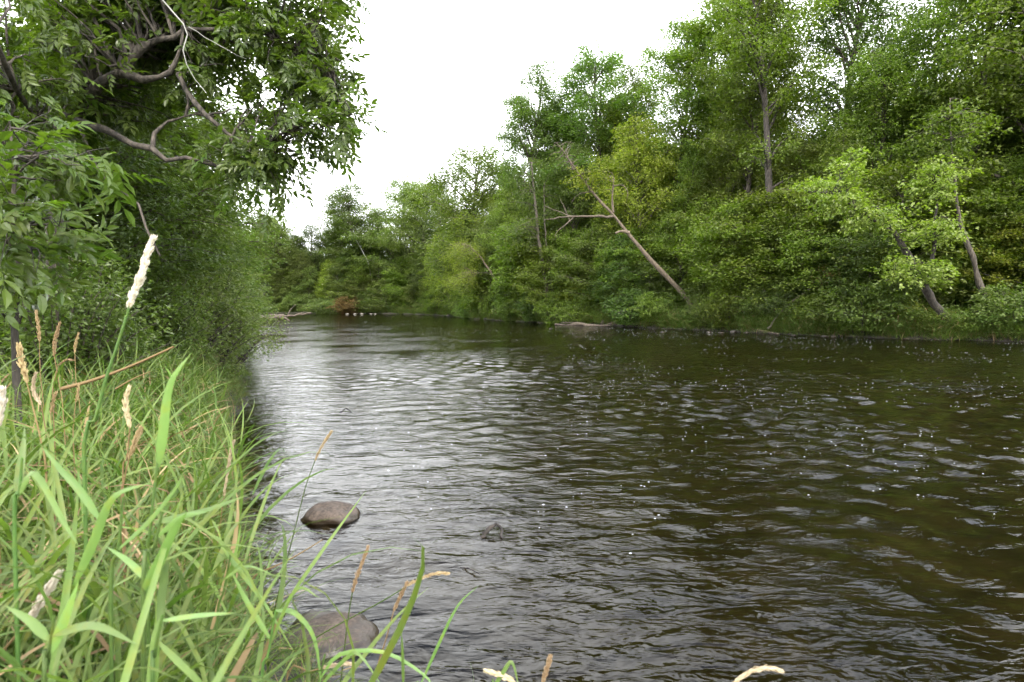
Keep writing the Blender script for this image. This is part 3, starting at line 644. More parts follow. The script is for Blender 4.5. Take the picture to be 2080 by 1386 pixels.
# grass along the far waterline
N = 22000; i = rng.integers(0, len(RB)-1, N); u = rng.uniform(0, 1, N)[:, None]; c = RB[i]*(1-u)+RB[i+1]*u+rng.normal(0, .5, (N, 2))
zt, dt = terrain(c); a = c[:, 0]/np.maximum(c[:, 1], 1); keep = (dt > -.02) & (dt < 3.5) & (c[:, 1] > 15) & (np.abs(a+.0) < 1.05)
c, zt = c[keep], zt[keep]; n = len(c); s = rng.uniform(.9, 1.7, n)
scatter('far_bank_grass', np.column_stack([c, zt]), np.column_stack([rng.normal(0, .2, (n, 2)), rng.uniform(0, 6.28, n)]), np.column_stack([s*1.8, s*1.8, s]), rng.integers(0, 8, n), [store('a%d_fartuft' % i, [t]) for i, t in enumerate(tufts)],
        'green grass fringing the far bank above the water', 'grass')

# ------------------------------------------------------------------ individually modelled trees
# a pinnate leaf: stalk and seven leaflets in one mesh
def pinnate(seed):
    rng = np.random.default_rng(seed); tv, tf = LEAF6; pos, d, n, ln, wd = [], [], [], [], []
    for x, s in ((.34, 1), (.36, -1), (.58, 1), (.6, -1), (.8, 1), (.82, -1), (1.0, 0)):
        a = s*math.radians(rng.uniform(42, 60)); pos.append([x, 0, -.16*x*x]); d.append([math.cos(a), math.sin(a), -.25+rng.normal(0, .12)]); n.append([rng.normal(0, .2), -s*.25+rng.normal(0, .2), 1]); k = rng.uniform(.85, 1.12)*(1.12 if s == 0 else 1); ln.append(.43*k); wd.append(.19*k)
    pos, d, n, ln, wd = map(np.array, (pos, d, n, ln, wd)); d, sd, n = frames(d, n)
    V = (pos[:, None]+tv[None, :, 0:1]*ln[:, None, None]*d[:, None]+tv[None, :, 1:2]*wd[:, None, None]*sd[:, None]+tv[None, :, 2:3]*ln[:, None, None]*n[:, None]).reshape(-1, 3)
    Fc = (tf[None]+(np.arange(7)*7)[:, None, None]).reshape(-1, 3)
    xs = np.linspace(0, 1, 4); k = len(V); rv = np.concatenate([np.stack([xs, np.full(4, y), -.16*xs*xs], 1) for y in (-.007, .007)])
    rf = np.array([[k+i, k+i+1, k+4+i+1] for i in range(3)]+[[k+i, k+5+i, k+4+i] for i in range(3)])
    return np.vstack([V, rv]), np.vstack([Fc, rf])
PIN = [pinnate(i) for i in range(3)]
PIN_ME = []
for i, (v, f) in enumerate(PIN): PIN_ME.append(mesh_from('leaf', v, f, [M['ash']], False, {'rnd': np.linspace(.2, .8, len(f))*0+.3+.2*i}))
def custom_tree(name, label, limbs, blobs, leaf, spec, seed, single=0, cat_='tree', group=None, sub_r=.012, twigs_bare=False, sub_mat=None):
    rng = np.random.default_rng(seed); lines = []
    first = [P(*q) if len(q) == 3 else np.array(q[:3]) for q in limbs[0][1]]
    base = first[0].copy(); root = empty(name, base); tag(root, label, cat_, group)
    for k, (pn, pp, r0, r1, mat) in enumerate(limbs):
        w = np.array([P(*q) if len(q) == 3 else np.array(q[:3]) for q in pp]); Ln = np.linalg.norm(np.diff(w, axis=0), axis=1).sum()
        ln = smooth_line(w, max(8, int(Ln/.25) if Ln < 6 else 20), .012*min(Ln, 4)*.5, rng); T = Tubes(); u = np.linspace(0, 1, len(ln))
        rad = (r0+(r1-r0)*u)*(1+rng.normal(0, .12, len(ln)))
        if k == 0: rad[0] *= 1.5; rad[1] *= 1.12
        T.add(ln-base, rad, 9 if r0 > .05 else 5); obj(pn, T.mesh(pn, M[mat]), root)
        if pn not in ('bare_twig', 'stub', 'root'): lines.append(ln)
    LP = np.concatenate(lines) if lines else np.zeros((1, 3))
    T = Tubes(); Ls = []; PB, PD, PN = [], [], []
    for (px, py, Y, rx, ry, rz, ns) in blobs:
        c = P(px, py, Y)
        for j in range(ns):
            v = unit(rng.normal(0, 1, 3))*rng.uniform(.25, 1)**.45; tgt = c+v*[rx, ry, rz]
            dist = np.linalg.norm(LP-tgt, axis=1)+rng.uniform(0, .3*rx, len(LP)); q = LP[np.argmin(dist)]; ln = np.linalg.norm(tgt-q)
            if ln < 1e-3: continue
            s = np.linspace(0, 1, 6); pts = q+np.outer(s, tgt-q)+np.outer(np.sin(s*math.pi), [0, 0, 1])*ln*rng.uniform(.02, .18)
            pts[1:-1] += rng.normal(0, .03*ln, (4, 3)); T.add(pts-base, sub_r*(1-s)*min(1.6, .6+ln*.5)+.0025, 4, False)
            dirn = unit(tgt-q)
            if spec is None: continue
            if spec['mode'] == 'simple':
                m = max(2, int(ln*.75/spec['gap'])); uu = np.linspace(.30, 1, m); C = np.stack([np.interp(uu, s, pts[:, a]) for a in range(3)], 1)+rng.normal(0, spec['rad']*.35, (m, 3))
                Ls.append(sprays(rng, C, np.repeat(dirn[None], m, 0), spec['n'], spec['rad'], spec['thick'], spec['droop'], spec['ll'], spec['lw'], spec.get('tilt', .45)))
            else:
                m = max(3, int(ln*.8/.11))
                for uu in np.linspace(.25, 1, m):
                    b = np.array([np.interp(uu, s, pts[:, a]) for a in range(3)]); td = unit(dirn+rng.normal(0, .75, 3)); tl = rng.uniform(.08, .26); T.add(np.array([b, b+td*tl*.5+[0, 0, .01], b+td*tl])-base, [.003, .0022, .0015], 3, False)
                    for e in range(spec['n']):
                        f = rng.uniform(.25, 1); PB.append(b+td*tl*f); dd = td+rng.normal(0, .75, 3); dd[2] -= .35; PD.append(unit(dd)); PN.append(np.array([0, 0, 1.])+rng.normal(0, .35, 3))
    if T.v:
        b = obj('branch', T.mesh('branch', M[sub_mat or limbs[0][4]]), root); b['kind'] = 'stuff'
    if Ls:
        L = cat(Ls); L = (L[0]-base,)+L[1:]; c = obj('crown', leaf_mesh('crown', L, M[leaf]), root); c['kind'] = 'stuff'
    if PB:
        PB, PD, PN = np.array(PB), np.array(PD), np.array(PN); d, sd, n = frames(PD, PN); size = rng.uniform(.13, .24, len(PB))*spec.get('size', 1)
        dist = np.linalg.norm(PB-[0, 0, CAM_H], axis=1); ux = PB[:, 0]/PB[:, 1]*F+1040; uy = 615-(PB[:, 2]-CAM_H)/PB[:, 1]*F
        vis = (ux > 5) & (ux < 2080) & (uy > 5) & (uy < 1380); order = np.argsort(np.where(vis, dist/size, 1e6)); sing = set(order[:single].tolist())
        for q in order[:single]:
            o = obj('leaf', PIN_ME[q % 3], root); mm = Matrix([[*(d[q]*size[q])], [*(sd[q]*size[q])], [*(n[q]*size[q])]]).transposed().to_4x4(); mm.translation = Vector(PB[q]-base); o.matrix_basis = mm
        rest = np.array([q for q in range(len(PB)) if q not in sing]); V, Fc, rn, k = [], [], [], 0
        for t in range(3):
            qs = rest[rest % 3 == t]; tv, tf = PIN[t]
            if not len(qs): continue
            w = (PB[qs]-base)[:, None]+size[qs, None, None]*(tv[None, :, 0:1]*d[qs][:, None]+tv[None, :, 1:2]*sd[qs][:, None]+tv[None, :, 2:3]*n[qs][:, None])
            V.append(w.reshape(-1, 3)); Fc.append((tf[None]+(np.arange(len(qs))*len(tv))[:, None, None]+k).reshape(-1, 3)); k += len(qs)*len(tv)
            rn.append(np.repeat(np.clip(rng.uniform(0, 1, len(qs)), 0, 1), len(tf)))
        if V:
            c = obj('crown', mesh_from('crown', np.concatenate(V), np.concatenate(Fc), [M[leaf]], False, {'rnd': np.concatenate(rn)}), root); c['kind'] = 'stuff'
    return root
def foot(px, Y, dz=-.15):
    x = (px-1040)/F*Y; return (x, Y, gz(x, Y)+dz, 0)

# the big overhanging tree on the near left bank
A = 'barkash'
custom_tree('overhanging_tree', 'big gnarled tree on the near left bank whose crooked limbs overhang the river', [
    ('trunk', [foot(95, 5.5), (112, 480, 5.4), (125, 290, 5.3), (150, 225, 5.2), (205, 178, 5.1), (245, 145, 5.0), (285, 100, 5.0), (345, 75, 5.0), (420, 30, 5.1), (480, -60, 5.2)], .066, .018, A),
    ('limb', [(128, 262, 5.25), (165, 250, 5.1), (215, 263, 5.0), (272, 295, 4.9), (310, 302, 4.85), (345, 325, 4.85), (380, 322, 4.85), (440, 338, 4.9)], .040, .012, A),
    ('limb', [(248, 145, 5.0), (285, 158, 4.95), (335, 153, 4.9), (362, 120, 4.9), (372, 60, 4.95)], .036, .014, A),
    ('limb', [(362, 150, 4.9), (392, 205, 4.85), (430, 245, 4.8), (480, 282, 4.85), (545, 300, 4.95)], .026, .010, A),
    ('limb', [(155, 232, 5.2), (172, 285, 5.0), (188, 325, 4.9), (214, 352, 4.85), (216, 372, 4.85), (262, 392, 4.8), (286, 425, 4.8), (300, 470, 4.8), (325, 520, 4.8)], .020, .008, A),
    ('limb', [(310, 300, 4.85), (318, 265, 4.95), (350, 245, 5.1), (400, 232, 5.2)], .022, .008, A),
    ('limb', [(372, 60, 4.95), (480, 60, 5.1), (590, 90, 5.2), (660, 130, 5.2)], .022, .008, A),
    ('limb', [(110, 330, 5.35), (60, 230, 4.6), (0, 100, 4.0), (-80, -40, 3.6)], .03, .012, A),
    ('bare_twig', [(330, 0, 4.6), (365, 40, 4.6), (382, 62, 4.6), (372, 108, 4.6), (390, 150, 4.6), (420, 190, 4.6)], .006, .003, 'birch'),
    ('bare_twig', [(383, 55, 4.6), (440, 90, 4.7), (500, 120, 4.8)], .005, .002, 'birch'),
    ('bare_twig', [(575, 330, 5.0), (600, 385, 5.0), (612, 418, 5.0), (640, 440, 5.0), (660, 470, 5.0)], .006, .002, A),
    ('bare_twig', [(606, 345, 5.0), (622, 390, 5.0), (636, 430, 5.0)], .005, .002, A),
    ('bare_twig', [(610, 345, 5.0), (640, 370, 5.0), (665, 385, 5.0), (690, 388, 5.0)], .005, .0015, A),
    ('bare_twig', [(545, 360, 5.0), (553, 395, 5.0), (558, 420, 5.0)], .004, .0015, A),
    ('bare_twig', [(640, 372, 5.0), (660, 365, 5.0), (685, 372, 5.0)], .003, .0012, A),
    ('bare_twig', [(625, 425, 5.0), (650, 418, 5.0), (672, 422, 5.0)], .003, .0012, A)],
    [(560, 150, 5.2, .74, .6, .62, 50), (620, 250, 5.1, .40, .45, .42, 24), (600, 50, 5.2, .45, .6, .45, 24), (430, 40, 5.6, .9, .5, .5, 30), (200, 10, 5.3, .9, .6, .40, 30), (480, 325, 5.1, .40, .45, .26, 18), (545, 340, 5.0, .22, .3, .16, 9),
     (250, 100, 6.3, 1.4, .4, .9, 46), (90, 180, 5.9, .8, .4, .7, 26), (60, 90, 4.6, .55, .6, .5, 26), (20, 240, 4.4, .30, .6, .40, 18), (330, -80, 5.3, 1.4, .9, .5, 40), (620, -60, 5.3, .45, .6, .4, 16), (690, 235, 5.0, .16, .25, .14, 7), (380, 200, 5.8, .6, .25, .5, 18)],
    'ash', dict(mode='compound', n=3, size=.88), 301, single=300)
custom_tree('leafy_sapling', 'young pinnate-leaved sapling with large close leaves at the left picture edge', [
    ('trunk', [foot(20, 3.0), (30, 560, 3.0), (28, 400, 3.0), (20, 260, 3.0)], .018, .006, A)],
    [(30, 330, 2.9, .25, .35, .22, 10), (35, 460, 2.8, .22, .3, .25, 10), (25, 580, 2.8, .20, .3, .18, 7), (90, 340, 3.3, .2, .25, .16, 7)], 'ash', dict(mode='compound', n=2, size=1.0), 302, single=150, sub_r=.006)

# ------------------------------------------------------------------ left bank thicket
PR['thicket_a'] = grow(71, 5.5, .06, .05, 1.8, 46, round_p, (15, 60), .28, 34, .34, .06, .25, .095, .045, sec_len=.5, leaf='ash', sg=.25, tilt=.85)
PR['thicket_b'] = grow(72, 6.5, .07, .06, 2.0, 46, oval_p, (20, 60), .30, 34, .36, .06, .30, .10, .045, sec_len=.5, leaf='ash', sg=.25, tilt=.85)
LEFT = [('thicket_a', -60, 6.4, 230, 'ash', 'dark leafy thicket tree cut by the left edge beside the sapling'), ('thicket_b', 70, 7.6, 130, 'ash', 'dense thicket tree behind the leaves of the left edge sapling'),
        ('thicket_a', 175, 7.4, 260, 'ash', 'leafy thicket tree under the crooked lower limb'), ('thicket_b', 245, 9.2, 120, 'ash', 'tall thicket tree showing between the two crooked limbs'),
        ('thicket_a', 315, 9.6, 280, 'bush', 'thicket tree below the end of the crooked lower limb'), ('thicket_b', 345, 12.5, 210, 'bush', 'light green thicket tree behind the overhanging crown'),
        ('thicket_a', 360, 12.2, 385, 'bush', 'low thicket tree under the hanging twigs of the overhanging crown'), ('thicket_b', 378, 17, 350, 'bush', 'thicket tree reaching right below the overhanging crown'),
        ('thicket_a', 395, 22, 415, 'bush', 'grey-green thicket tree tapering the left bank skyline'), ('thicket_b', 415, 30, 440, 'bush', 'distant thicket tree at the tip of the left bank skyline'), ('thicket_a', 440, 42, 480, 'far', 'farthest left bank tree just above the shrub tops')]
for kind, px, Y, top, mat, lab in LEFT: tree_at(kind, px, Y, top, mat, lab, 1.12, 'thicket_tree', 'thicket trees on the left bank')
LSH = [('shrub_fine', 105, 4.75, 500, 'ash', 'dark shrub hiding the foot of the overhanging tree'), ('shrub_fine', 60, 5.9, 470, 'ash', 'dark fine-leaved shrub at the left edge behind the tall grass'), ('shrub_fine', 175, 6.9, 500, 'ash', 'dark shrub behind the row of tan seed heads'), ('shrub_fine', 270, 7.6, 520, 'bush', 'shrub right behind the big white seed head'),
       ('shrub_fine', 345, 8.6, 510, 'palebush', 'rounded shrub between the white seed head and the waterside bush'), ('shrub_fine', 405, 9.8, 530, 'palebush', 'grey-green waterside shrub rising above the grassy bank'), ('shrub_fine', 440, 11.6, 570, 'palebush', 'low waterside shrub whose twigs hang over the river edge'),
       ('shrub_fine', 425, 13.5, 530, 'palebush', 'fine-leaved waterside shrub behind the overhanging twigs'), ('shrub_fine', 445, 17, 555, 'palebush', 'fine-leaved shrub farther along the left waterline'), ('shrub_fine', 462, 23, 580, 'palebush', 'small far shrub sloping down the left bank'), ('shrub_fine', 480, 33, 595, 'palebush', 'farthest left bank shrub by the stranded logs')]
for kind, px, Y, top, mat, lab in LSH: tree_at(kind, px, Y, top, mat, lab, 1.0 if Y < 10 else 1.15, 'shrub', 'shrubs on the left bank', 'shrub')

# ------------------------------------------------------------------ marked trees across the river
by = bank_Y(1400); Yd = by+2.0
custom_tree('leaning_dead_tree', 'half-dead tree leaning far left over the river with bare limbs and a yellow tuft', [
    ('trunk', [(1408, 632, Yd), (1394, 604, Yd), (1310, 515, Yd-.4), (1245, 437, Yd-.8), (1205, 392, Yd-1), (1170, 345, Yd-1.2), (1140, 300, Yd-1.3)], .20, .015, 'barktan'),
    ('limb', [(1245, 440, Yd-.8), (1215, 440, Yd-1), (1165, 440, Yd-1.2), (1130, 443, Yd-1.3), (1105, 447, Yd-1.3)], .10, .02, 'driftwood'),
    ('stub', [(1278, 473, Yd-.6), (1262, 470, Yd-.8), (1250, 474, Yd-.9)], .12, .07, 'barktan'),
    ('limb', [(1246, 432, Yd-.8), (1244, 400, Yd-.9), (1247, 360, Yd-1)], .10, .03, 'barktan'),
    ('bare_twig', [(1160, 440, Yd-1.2), (1135, 430, Yd-1.2), (1105, 418, Yd-1.2)], .05, .015, 'driftwood'),
    ('bare_twig', [(1165, 441, Yd-1.2), (1150, 456, Yd-1.2), (1132, 470, Yd-1.2), (1128, 482, Yd-1.2)], .05, .012, 'driftwood'),
    ('bare_twig', [(1157, 448, Yd-1.2), (1148, 425, Yd-1.2), (1138, 405, Yd-1.2)], .04, .012, 'driftwood'),
    ('bare_twig', [(1200, 390, Yd-1), (1175, 395, Yd-1.2), (1160, 412, Yd-1.3)], .04, .012, 'driftwood'),
    ('bare_twig', [(1265, 376, Yd-1), (1275, 390, Yd-1), (1273, 405, Yd-1)], .035, .012, 'driftwood'),
    ('bare_twig', [(1246, 378, Yd-1), (1262, 376, Yd-1), (1268, 380, Yd-1)], .04, .02, 'driftwood')],
    [(1195, 365, Yd-1.1, 1.6, 1.2, .95, 22)], 'lime', dict(mode='simple', gap=.4, n=30, rad=.5, thick=.10, droop=.3, ll=.15, lw=.10), 401, sub_r=.03)
custom_tree('bare_topped_branches', 'tangle of grey leafless branches above the leaning tree', [
    ('limb', [(1165, 345, Yd-1.2), (1150, 315, Yd-1.3), (1130, 290, Yd-1.4)], .05, .02, 'driftwood')],
    [(1150, 315, Yd-1.3, 1.5, 1.0, 1.2, 34)], 'lime', None, 402, sub_r=.022, cat_='branches')
Ym = bank_Y(1950)+.5
custom_tree('leaning_maple', 'pale yellow-green maple leaning left over the water on a dark mossy trunk', [
    ('trunk', [(1962, 692, Ym), (1945, 680, Ym), (1915, 640, Ym-.2), (1880, 590, Ym-.5), (1850, 530, Ym-.9), (1822, 480, Ym-1.2), (1780, 420, Ym-1.5)], .30, .06, 'barkdark'),
    ('limb', [(1880, 590, Ym-.5), (1895, 520, Ym-.6), (1900, 440, Ym-.7), (1905, 360, Ym-.7)], .10, .03, 'barkdark'),
    ('limb', [(1822, 480, Ym-1.2), (1750, 430, Ym-1.7), (1690, 395, Ym-2.0), (1640, 390, Ym-2.2)], .07, .02, 'barkdark'),
    ('limb', [(1868, 560, Ym-.7), (1830, 560, Ym-1.2), (1800, 570, Ym-1.5)], .05, .02, 'barkdark')],
    [(1690, 390, Ym-2, 1.8, 1.3, .8, 22), (1780, 440, Ym-1.6, 1.6, 1.4, .8, 22), (1905, 370, Ym-.8, 1.7, 1.4, 1.0, 24), (1890, 470, Ym-1, 1.7, 1.4, .6, 20), (1840, 550, Ym-1.3, 1.9, 1.4, .6, 24), (1730, 330, Ym-1.5, .7, .8, .5, 7)],
    'silver', dict(mode='simple', gap=.34, n=34, rad=.46, thick=.07, droop=.35, ll=.15, lw=.12), 403, sub_r=.02)
Yr = bank_Y(2030)+1.5
custom_tree('slanting_trunk_tree', 'slim tree with bare slanting trunk at the far right behind the pale maple', [
    ('trunk', [(2040, 672, Yr), (2022, 655, Yr), (1995, 590, Yr), (1970, 510, Yr), (1945, 435, Yr), (1935, 330, Yr), (1930, 200, Yr)], .20, .02, 'bark')],
    [(1940, 260, Yr, 1.8, 1.6, 1.6, 30)], 'maple', dict(mode='simple', gap=.5, n=28, rad=.55, thick=.1, droop=.3, ll=.16, lw=.12), 404, sub_r=.02)
Yt = bank_Y(1115)+.6
custom_tree('twin_trunk_tree', 'twin-trunked tree standing at the waterline beside the fallen log', [
    ('trunk', [(1120, 652, Yt), (1114, 620, Yt), (1107, 570, Yt), (1098, 510, Yt), (1090, 440, Yt), (1080, 330, Yt+.5)], .24, .08, 'bark'),
    ('trunk', [(1122, 652, Yt+.3), (1121, 610, Yt+.3), (1114, 540, Yt+.3), (1108, 470, Yt+.3), (1105, 380, Yt+.3)], .15, .05, 'bark')],
    [(1085, 400, Yt, 2.4, 2, 3.0, 40), (1060, 480, Yt-.3, 1.6, 1.5, 1.5, 18)], 'oak', dict(mode='simple', gap=.55, n=34, rad=.55, thick=.2, droop=.3, ll=.15, lw=.09, tilt=.8), 405, sub_r=.02)
Yw = bank_Y(1030)+1.0
custom_tree('leaning_willow', 'slender trunk leaning left out of the bank left of the twin trunks', [
    ('trunk', [(1042, 622, Yw), (1028, 600, Yw), (1003, 562, Yw), (978, 525, Yw), (955, 500, Yw)], .15, .05, 'barktan'),
    ('limb', [(1000, 558, Yw), (985, 554, Yw), (968, 556, Yw)], .04, .015, 'driftwood')],
    [(945, 510, Yw-.3, 2.2, 1.8, 1.5, 26), (935, 570, Yw-.5, 1.3, 1.2, 1.6, 14)], 'lime', dict(mode='simple', gap=.5, n=40, rad=.5, thick=.3, droop=.6, ll=.15, lw=.055, tilt=.9), 406, sub_r=.02)
custom_tree('pale_birch', 'thin pale birch stem slanting in front of the far bank trees', [
    ('trunk', [(768, 610, 95), (755, 570, 95), (748, 535, 95), (730, 500, 95), (718, 480, 95)], .12, .05, 'birch')], [(716, 470, 95, 1.5, 1.5, 1.2, 10)], 'far', dict(mode='simple', gap=.6, n=24, rad=.6, thick=.15, droop=.3, ll=.17, lw=.12), 407)
Yx = bank_Y(1640)+.4
custom_tree('withered_sapling', 'sapling with withered brown leaves hanging over the right bank', [
    ('trunk', [(1560, 668, Yx+1), (1590, 630, Yx+.8), (1640, 590, Yx+.3), (1690, 560, Yx)], .05, .015, 'bark')],
    [(1685, 562, Yx, .9, .7, .55, 18)], 'brownleaf', dict(mode='simple', gap=.35, n=16, rad=.32, thick=.12, droop=.5, ll=.12, lw=.07, tilt=.8), 408, sub_r=.01)

# ------------------------------------------------------------------ logs, stones, sticks
def log(name, label, parts, cat_='log', group=None):
    rng = np.random.default_rng(len(label)); base = parts[0][1][0]; root = empty(name, base); tag(root, label, cat_, group)
    for pn, w, r0, r1, mat in parts:
        ln = smooth_line(np.array(w), 16, .22*r0, rng); T = Tubes(); u = np.linspace(0, 1, 16); T.add(ln-base, (r0+(r1-r0)*u)*(1+rng.normal(0, .14, 16)), 9); obj(pn, T.mesh(pn, M[mat]), root)
def up(px, py, dz): q = G(px, py); q[2] += dz; return q
Yl = G(570, 648)[1]
log('stranded_log', 'grey stranded log reaching out from the left bank into the far water', [
    ('trunk', [P(500, 643, Yl), P(545, 642, Yl), P(590, 641, Yl), P(632, 636, Yl)], .20, .08, 'driftwood'),
    ('branch', [P(585, 640, Yl), P(590, 630, Yl), P(600, 619, Yl)], .07, .03, 'driftwood'), ('branch', [P(600, 640, Yl), P(612, 636, Yl), P(622, 633, Yl)], .06, .03, 'driftwood')])
Yl2 = G(570, 655)[1]
log('low_stranded_log', 'lower dark log lying under the stranded log at the left water edge', [
    ('trunk', [P(490, 650, Yl2), P(540, 646, Yl2), P(575, 645, Yl2), P(588, 653, Yl2)], .15, .07, 'driftwood'), ('branch', [P(560, 646, Yl2), P(566, 654, Yl2), P(568, 660, Yl2)], .06, .04, 'driftwood')])
Yf = bank_Y(1210)-.3
log('fallen_log', 'weathered fallen log lying along the right waterline', [
    ('trunk', [P(1128, 659, Yf+2.5), P(1150, 661, Yf+1.6), P(1175, 658, Yf+.8), P(1200, 663, Yf+.2), P(1228, 663, Yf-.4), P(1250, 656, Yf-.8), P(1270, 655, Yf-.9), P(1292, 648, Yf-1.0)], .09, .19, 'driftwood'),
    ('branch', [P(1180, 659, Yf+.8), P(1160, 655, Yf+1.2), P(1140, 656, Yf+1.6)], .06, .03, 'driftwood'),
    ('stub', [P(1222, 660, Yf-.3), P(1225, 652, Yf-.2), P(1224, 649, Yf-.1)], .14, .06, 'driftwood')])
log('broken_log', 'short broken log end at the water right of the fallen log', [('trunk', [P(1265, 668, Yf-1.8), P(1280, 668, Yf-1.9), P(1297, 664, Yf-1.9)], .12, .14, 'driftwood')])
log('bank_pole', 'thin grey pole slanting into the water among the right bank stones', [('trunk', [P(1505, 665, bank_Y(1505)+.3), P(1545, 672, bank_Y(1545)), P(1582, 679, bank_Y(1582)-.4)], .06, .03, 'driftwood')])
log('root_log', 'dark horizontal root log under the leaning pale maple', [('trunk', [P(1950, 690, Ym-.2), P(1990, 691, Ym-.4), P(2040, 692, Ym-.5)], .14, .06, 'barkdark'), ('branch', [P(2010, 690, Ym-.3), P(1990, 675, Ym-.1), P(1962, 655, Ym)], .04, .02, 'driftwood')])
Yb = bank_Y(1240)
def stick(label, pts, r):
    log('stick', label, [('stem', [up(*q) for q in pts], r, r*.4, 'barkdark')], 'stick')
stick('dark wet snag breaking the water in the middle foreground', [(978, 1092, -.02), (990, 1088, .045), (1012, 1084, .07), (1024, 1098, -.03)], .022)
stick('thin dark twig in the shallows below the snag', [(935, 1150, -.01), (955, 1160, .015), (975, 1170, .01)], .006)
stick('tiny dark twig poking out of the pale water above the boulder', [(690, 838, -.01), (703, 834, .03), (716, 838, -.01)], .010)
def stone(name, label, loc, s, seed, mat, cat_='rock', group=None, flat=.0, sub=3):
    import bmesh
    bm = bmesh.new(); bmesh.ops.create_icosphere(bm, subdivisions=sub, radius=1)
    rg = random.Random(seed); off = Vector((rg.uniform(0, 99), rg.uniform(0, 99), rg.uniform(0, 99)))
    from mathutils import noise
    for v in bm.verts:
        p = v.co.copy(); k = 1+.32*noise.noise(p*1.1+off)+.10*noise.noise(p*2.8+off)+.03*noise.noise(p*7+off)
        v.co = Vector((p.x*k*s[0], p.y*k*s[1], p.z*k*s[2]))
    me = bpy.data.meshes.new(name); bm.to_mesh(me); bm.free()
    for f in me.polygons: f.use_smooth = True
    me.materials.append(M[mat]); o = obj(name, me, None, loc, rg.uniform(-.3, .3)); return tag(o, label, cat_, group)
stone('boulder', 'rounded brown boulder standing out of the shallow water', (b1[0], b1[1]+.10, -.03), (.235, .18, .135), 3, 'rock', sub=4)
stone('flat_rock', 'low flat brown rock behind the grass at the bottom water edge', (b2[0]+.03, b2[1]+.20, -.055), (.27, .24, .13), 12, 'rock', sub=4)
for i, (px, py, s) in enumerate([(1010, 652, .5), (1120, 668, .35), (1350, 676, .45), (1445, 676, .5), (1470, 677, .45), (1495, 675, .6), (1522, 677, .5), (1620, 683, .45), (1685, 685, .5), (1702, 686, .4), (1850, 690, .4)]):
    q = G(px, py); stone('shore_stone', f'grey waterline stone under the far bank, {ORD[i]} from the left', (q[0], q[1]+.4, -.04), (s*.42, s*.36, s*.22), 30+i, 'rock2', 'stone', 'stones along the far waterline', sub=2)
for i, (px, s) in enumerate([(703, .55), (719, .5), (733, .6), (752, .5), (760, .45)]):
    q = G(px, 638.5); stone('pale_stone', f'pale stone below the fallen brown treetop, {ORD[i]} from the left', (q[0], q[1]+.6, .0), (s*.6, s*.4, s*.2), 50+i, 'rock3', 'stone', 'pale stones below the fallen treetop', sub=2)
for i, (px, mat, s, lab) in enumerate([(672, 'bush', (2.6, 1.4, 1.1), 'green end of the fallen treetop at the far waterline'), (712, 'brownleaf', (2.4, 1.4, 1.25), 'fallen treetop with withered orange-brown leaves at the far waterline'), (752, 'bush', (2.2, 1.3, 1.0), 'sprawling greenish bough right of the withered fallen treetop')]):
    Y = 92.0; x = (px-1040)/F*Y; plant('shrub_b', 'fallen_treetop', lab, 'fallen tree', (x, Y, max(gz(x, Y), -.1)), i*1.3, s, mat)

# ------------------------------------------------------------------ seed heads and tall foreground reeds
def seed_grass(label, head, stem, Y, wid, mat, dens=70, stem_mat='straw', ground=True, sr=.0016, seed=0):
    dens = dens*3; wid = wid*.78; rng = np.random.default_rng(seed); hp = np.array([P(a, b, Y) for a, b in head]); sp = np.array([P(a, b, Y) for a, b in stem])
    allp = [hp[-1]]+list(sp)
    if ground:
        e = sp[-1]; g = gz(e[0], e[1]); 
        if g < e[2]: allp.append(np.array([e[0]+(e[0]-allp[-2][0])*.15, e[1], g-.02]))
    base = allp[-1].copy(); root = empty('seed_grass', base); tag(root, label, 'grass stem', 'grass stems with seed heads')
    T = Tubes(); ln = smooth_line(np.array(allp[::-1]), 14); T.add(ln-base, np.linspace(sr*1.4, sr*.8, 14), 5); obj('stem', T.mesh('stem', M[stem_mat]), root)
    h = smooth_line(hp[::-1], 24); u = rng.uniform(0, 1, dens)**.9; C = np.stack([np.interp(u, np.linspace(0, 1, 24), h[:, c]) for c in range(3)], 1)
    tan = unit(np.gradient(h, axis=0)); tg = np.stack([np.interp(u, np.linspace(0, 1, 24), tan[:, c]) for c in range(3)], 1)
    lob = np.sin(np.pi*np.clip(u*.92+.04, 0, 1))**.6*(.65+.35*np.sin(u*31+rng.uniform(0, 6))); side = unit(np.cross(tg, rng.normal(0, 1, (dens, 3))))
    ll = .011*(wid/.012)**.5*rng.uniform(.7, 1.4, dens); pos = C+side*(wid*.42*lob*rng.uniform(.2, 1, dens))[:, None]-tg*(ll*.5)[:, None]
    L = (pos-base, tg+side*.42, side+rng.normal(0, .3, (dens, 3)), ll, ll*.30, rng.uniform(0, 1, dens)); hd = obj('seed_head', leaf_mesh('seed_head', L, M[mat], LEAF6), root)
    T = Tubes(); uu = np.linspace(0, 1, 24); T.add(h-base, wid*.09*np.sin(np.pi*np.clip(uu*.9+.05, 0, 1))**.7+.0008, 6); obj('core', T.mesh('core', M[mat]), hd)
S = seed_grass
S('tall grass stem with a big white seed head above the left bank', [(313, 480), (298, 520), (288, 555), (272, 595), (263, 622)], [(242, 690), (215, 770), (195, 850), (170, 960)], 1.15, .019, 'seedflash', 150, 'reed', sr=.0030, seed=1)
S('dark tan upright seed head highest in the left grass', [(73, 630), (78, 665), (80, 692)], [(82, 760), (90, 850)], 2.6, .018, 'seed', 60, seed=2)
S('tan seed head right of the upright dark tan one', [(122, 655), (112, 690), (110, 722)], [(120, 780), (130, 860)], 2.3, .018, 'seed', 70, seed=3)
S('small tan seed head between two tan ones and the white head', [(160, 676), (153, 700), (152, 716)], [(155, 780), (165, 860)], 2.6, .014, 'seed', 50, seed=4)
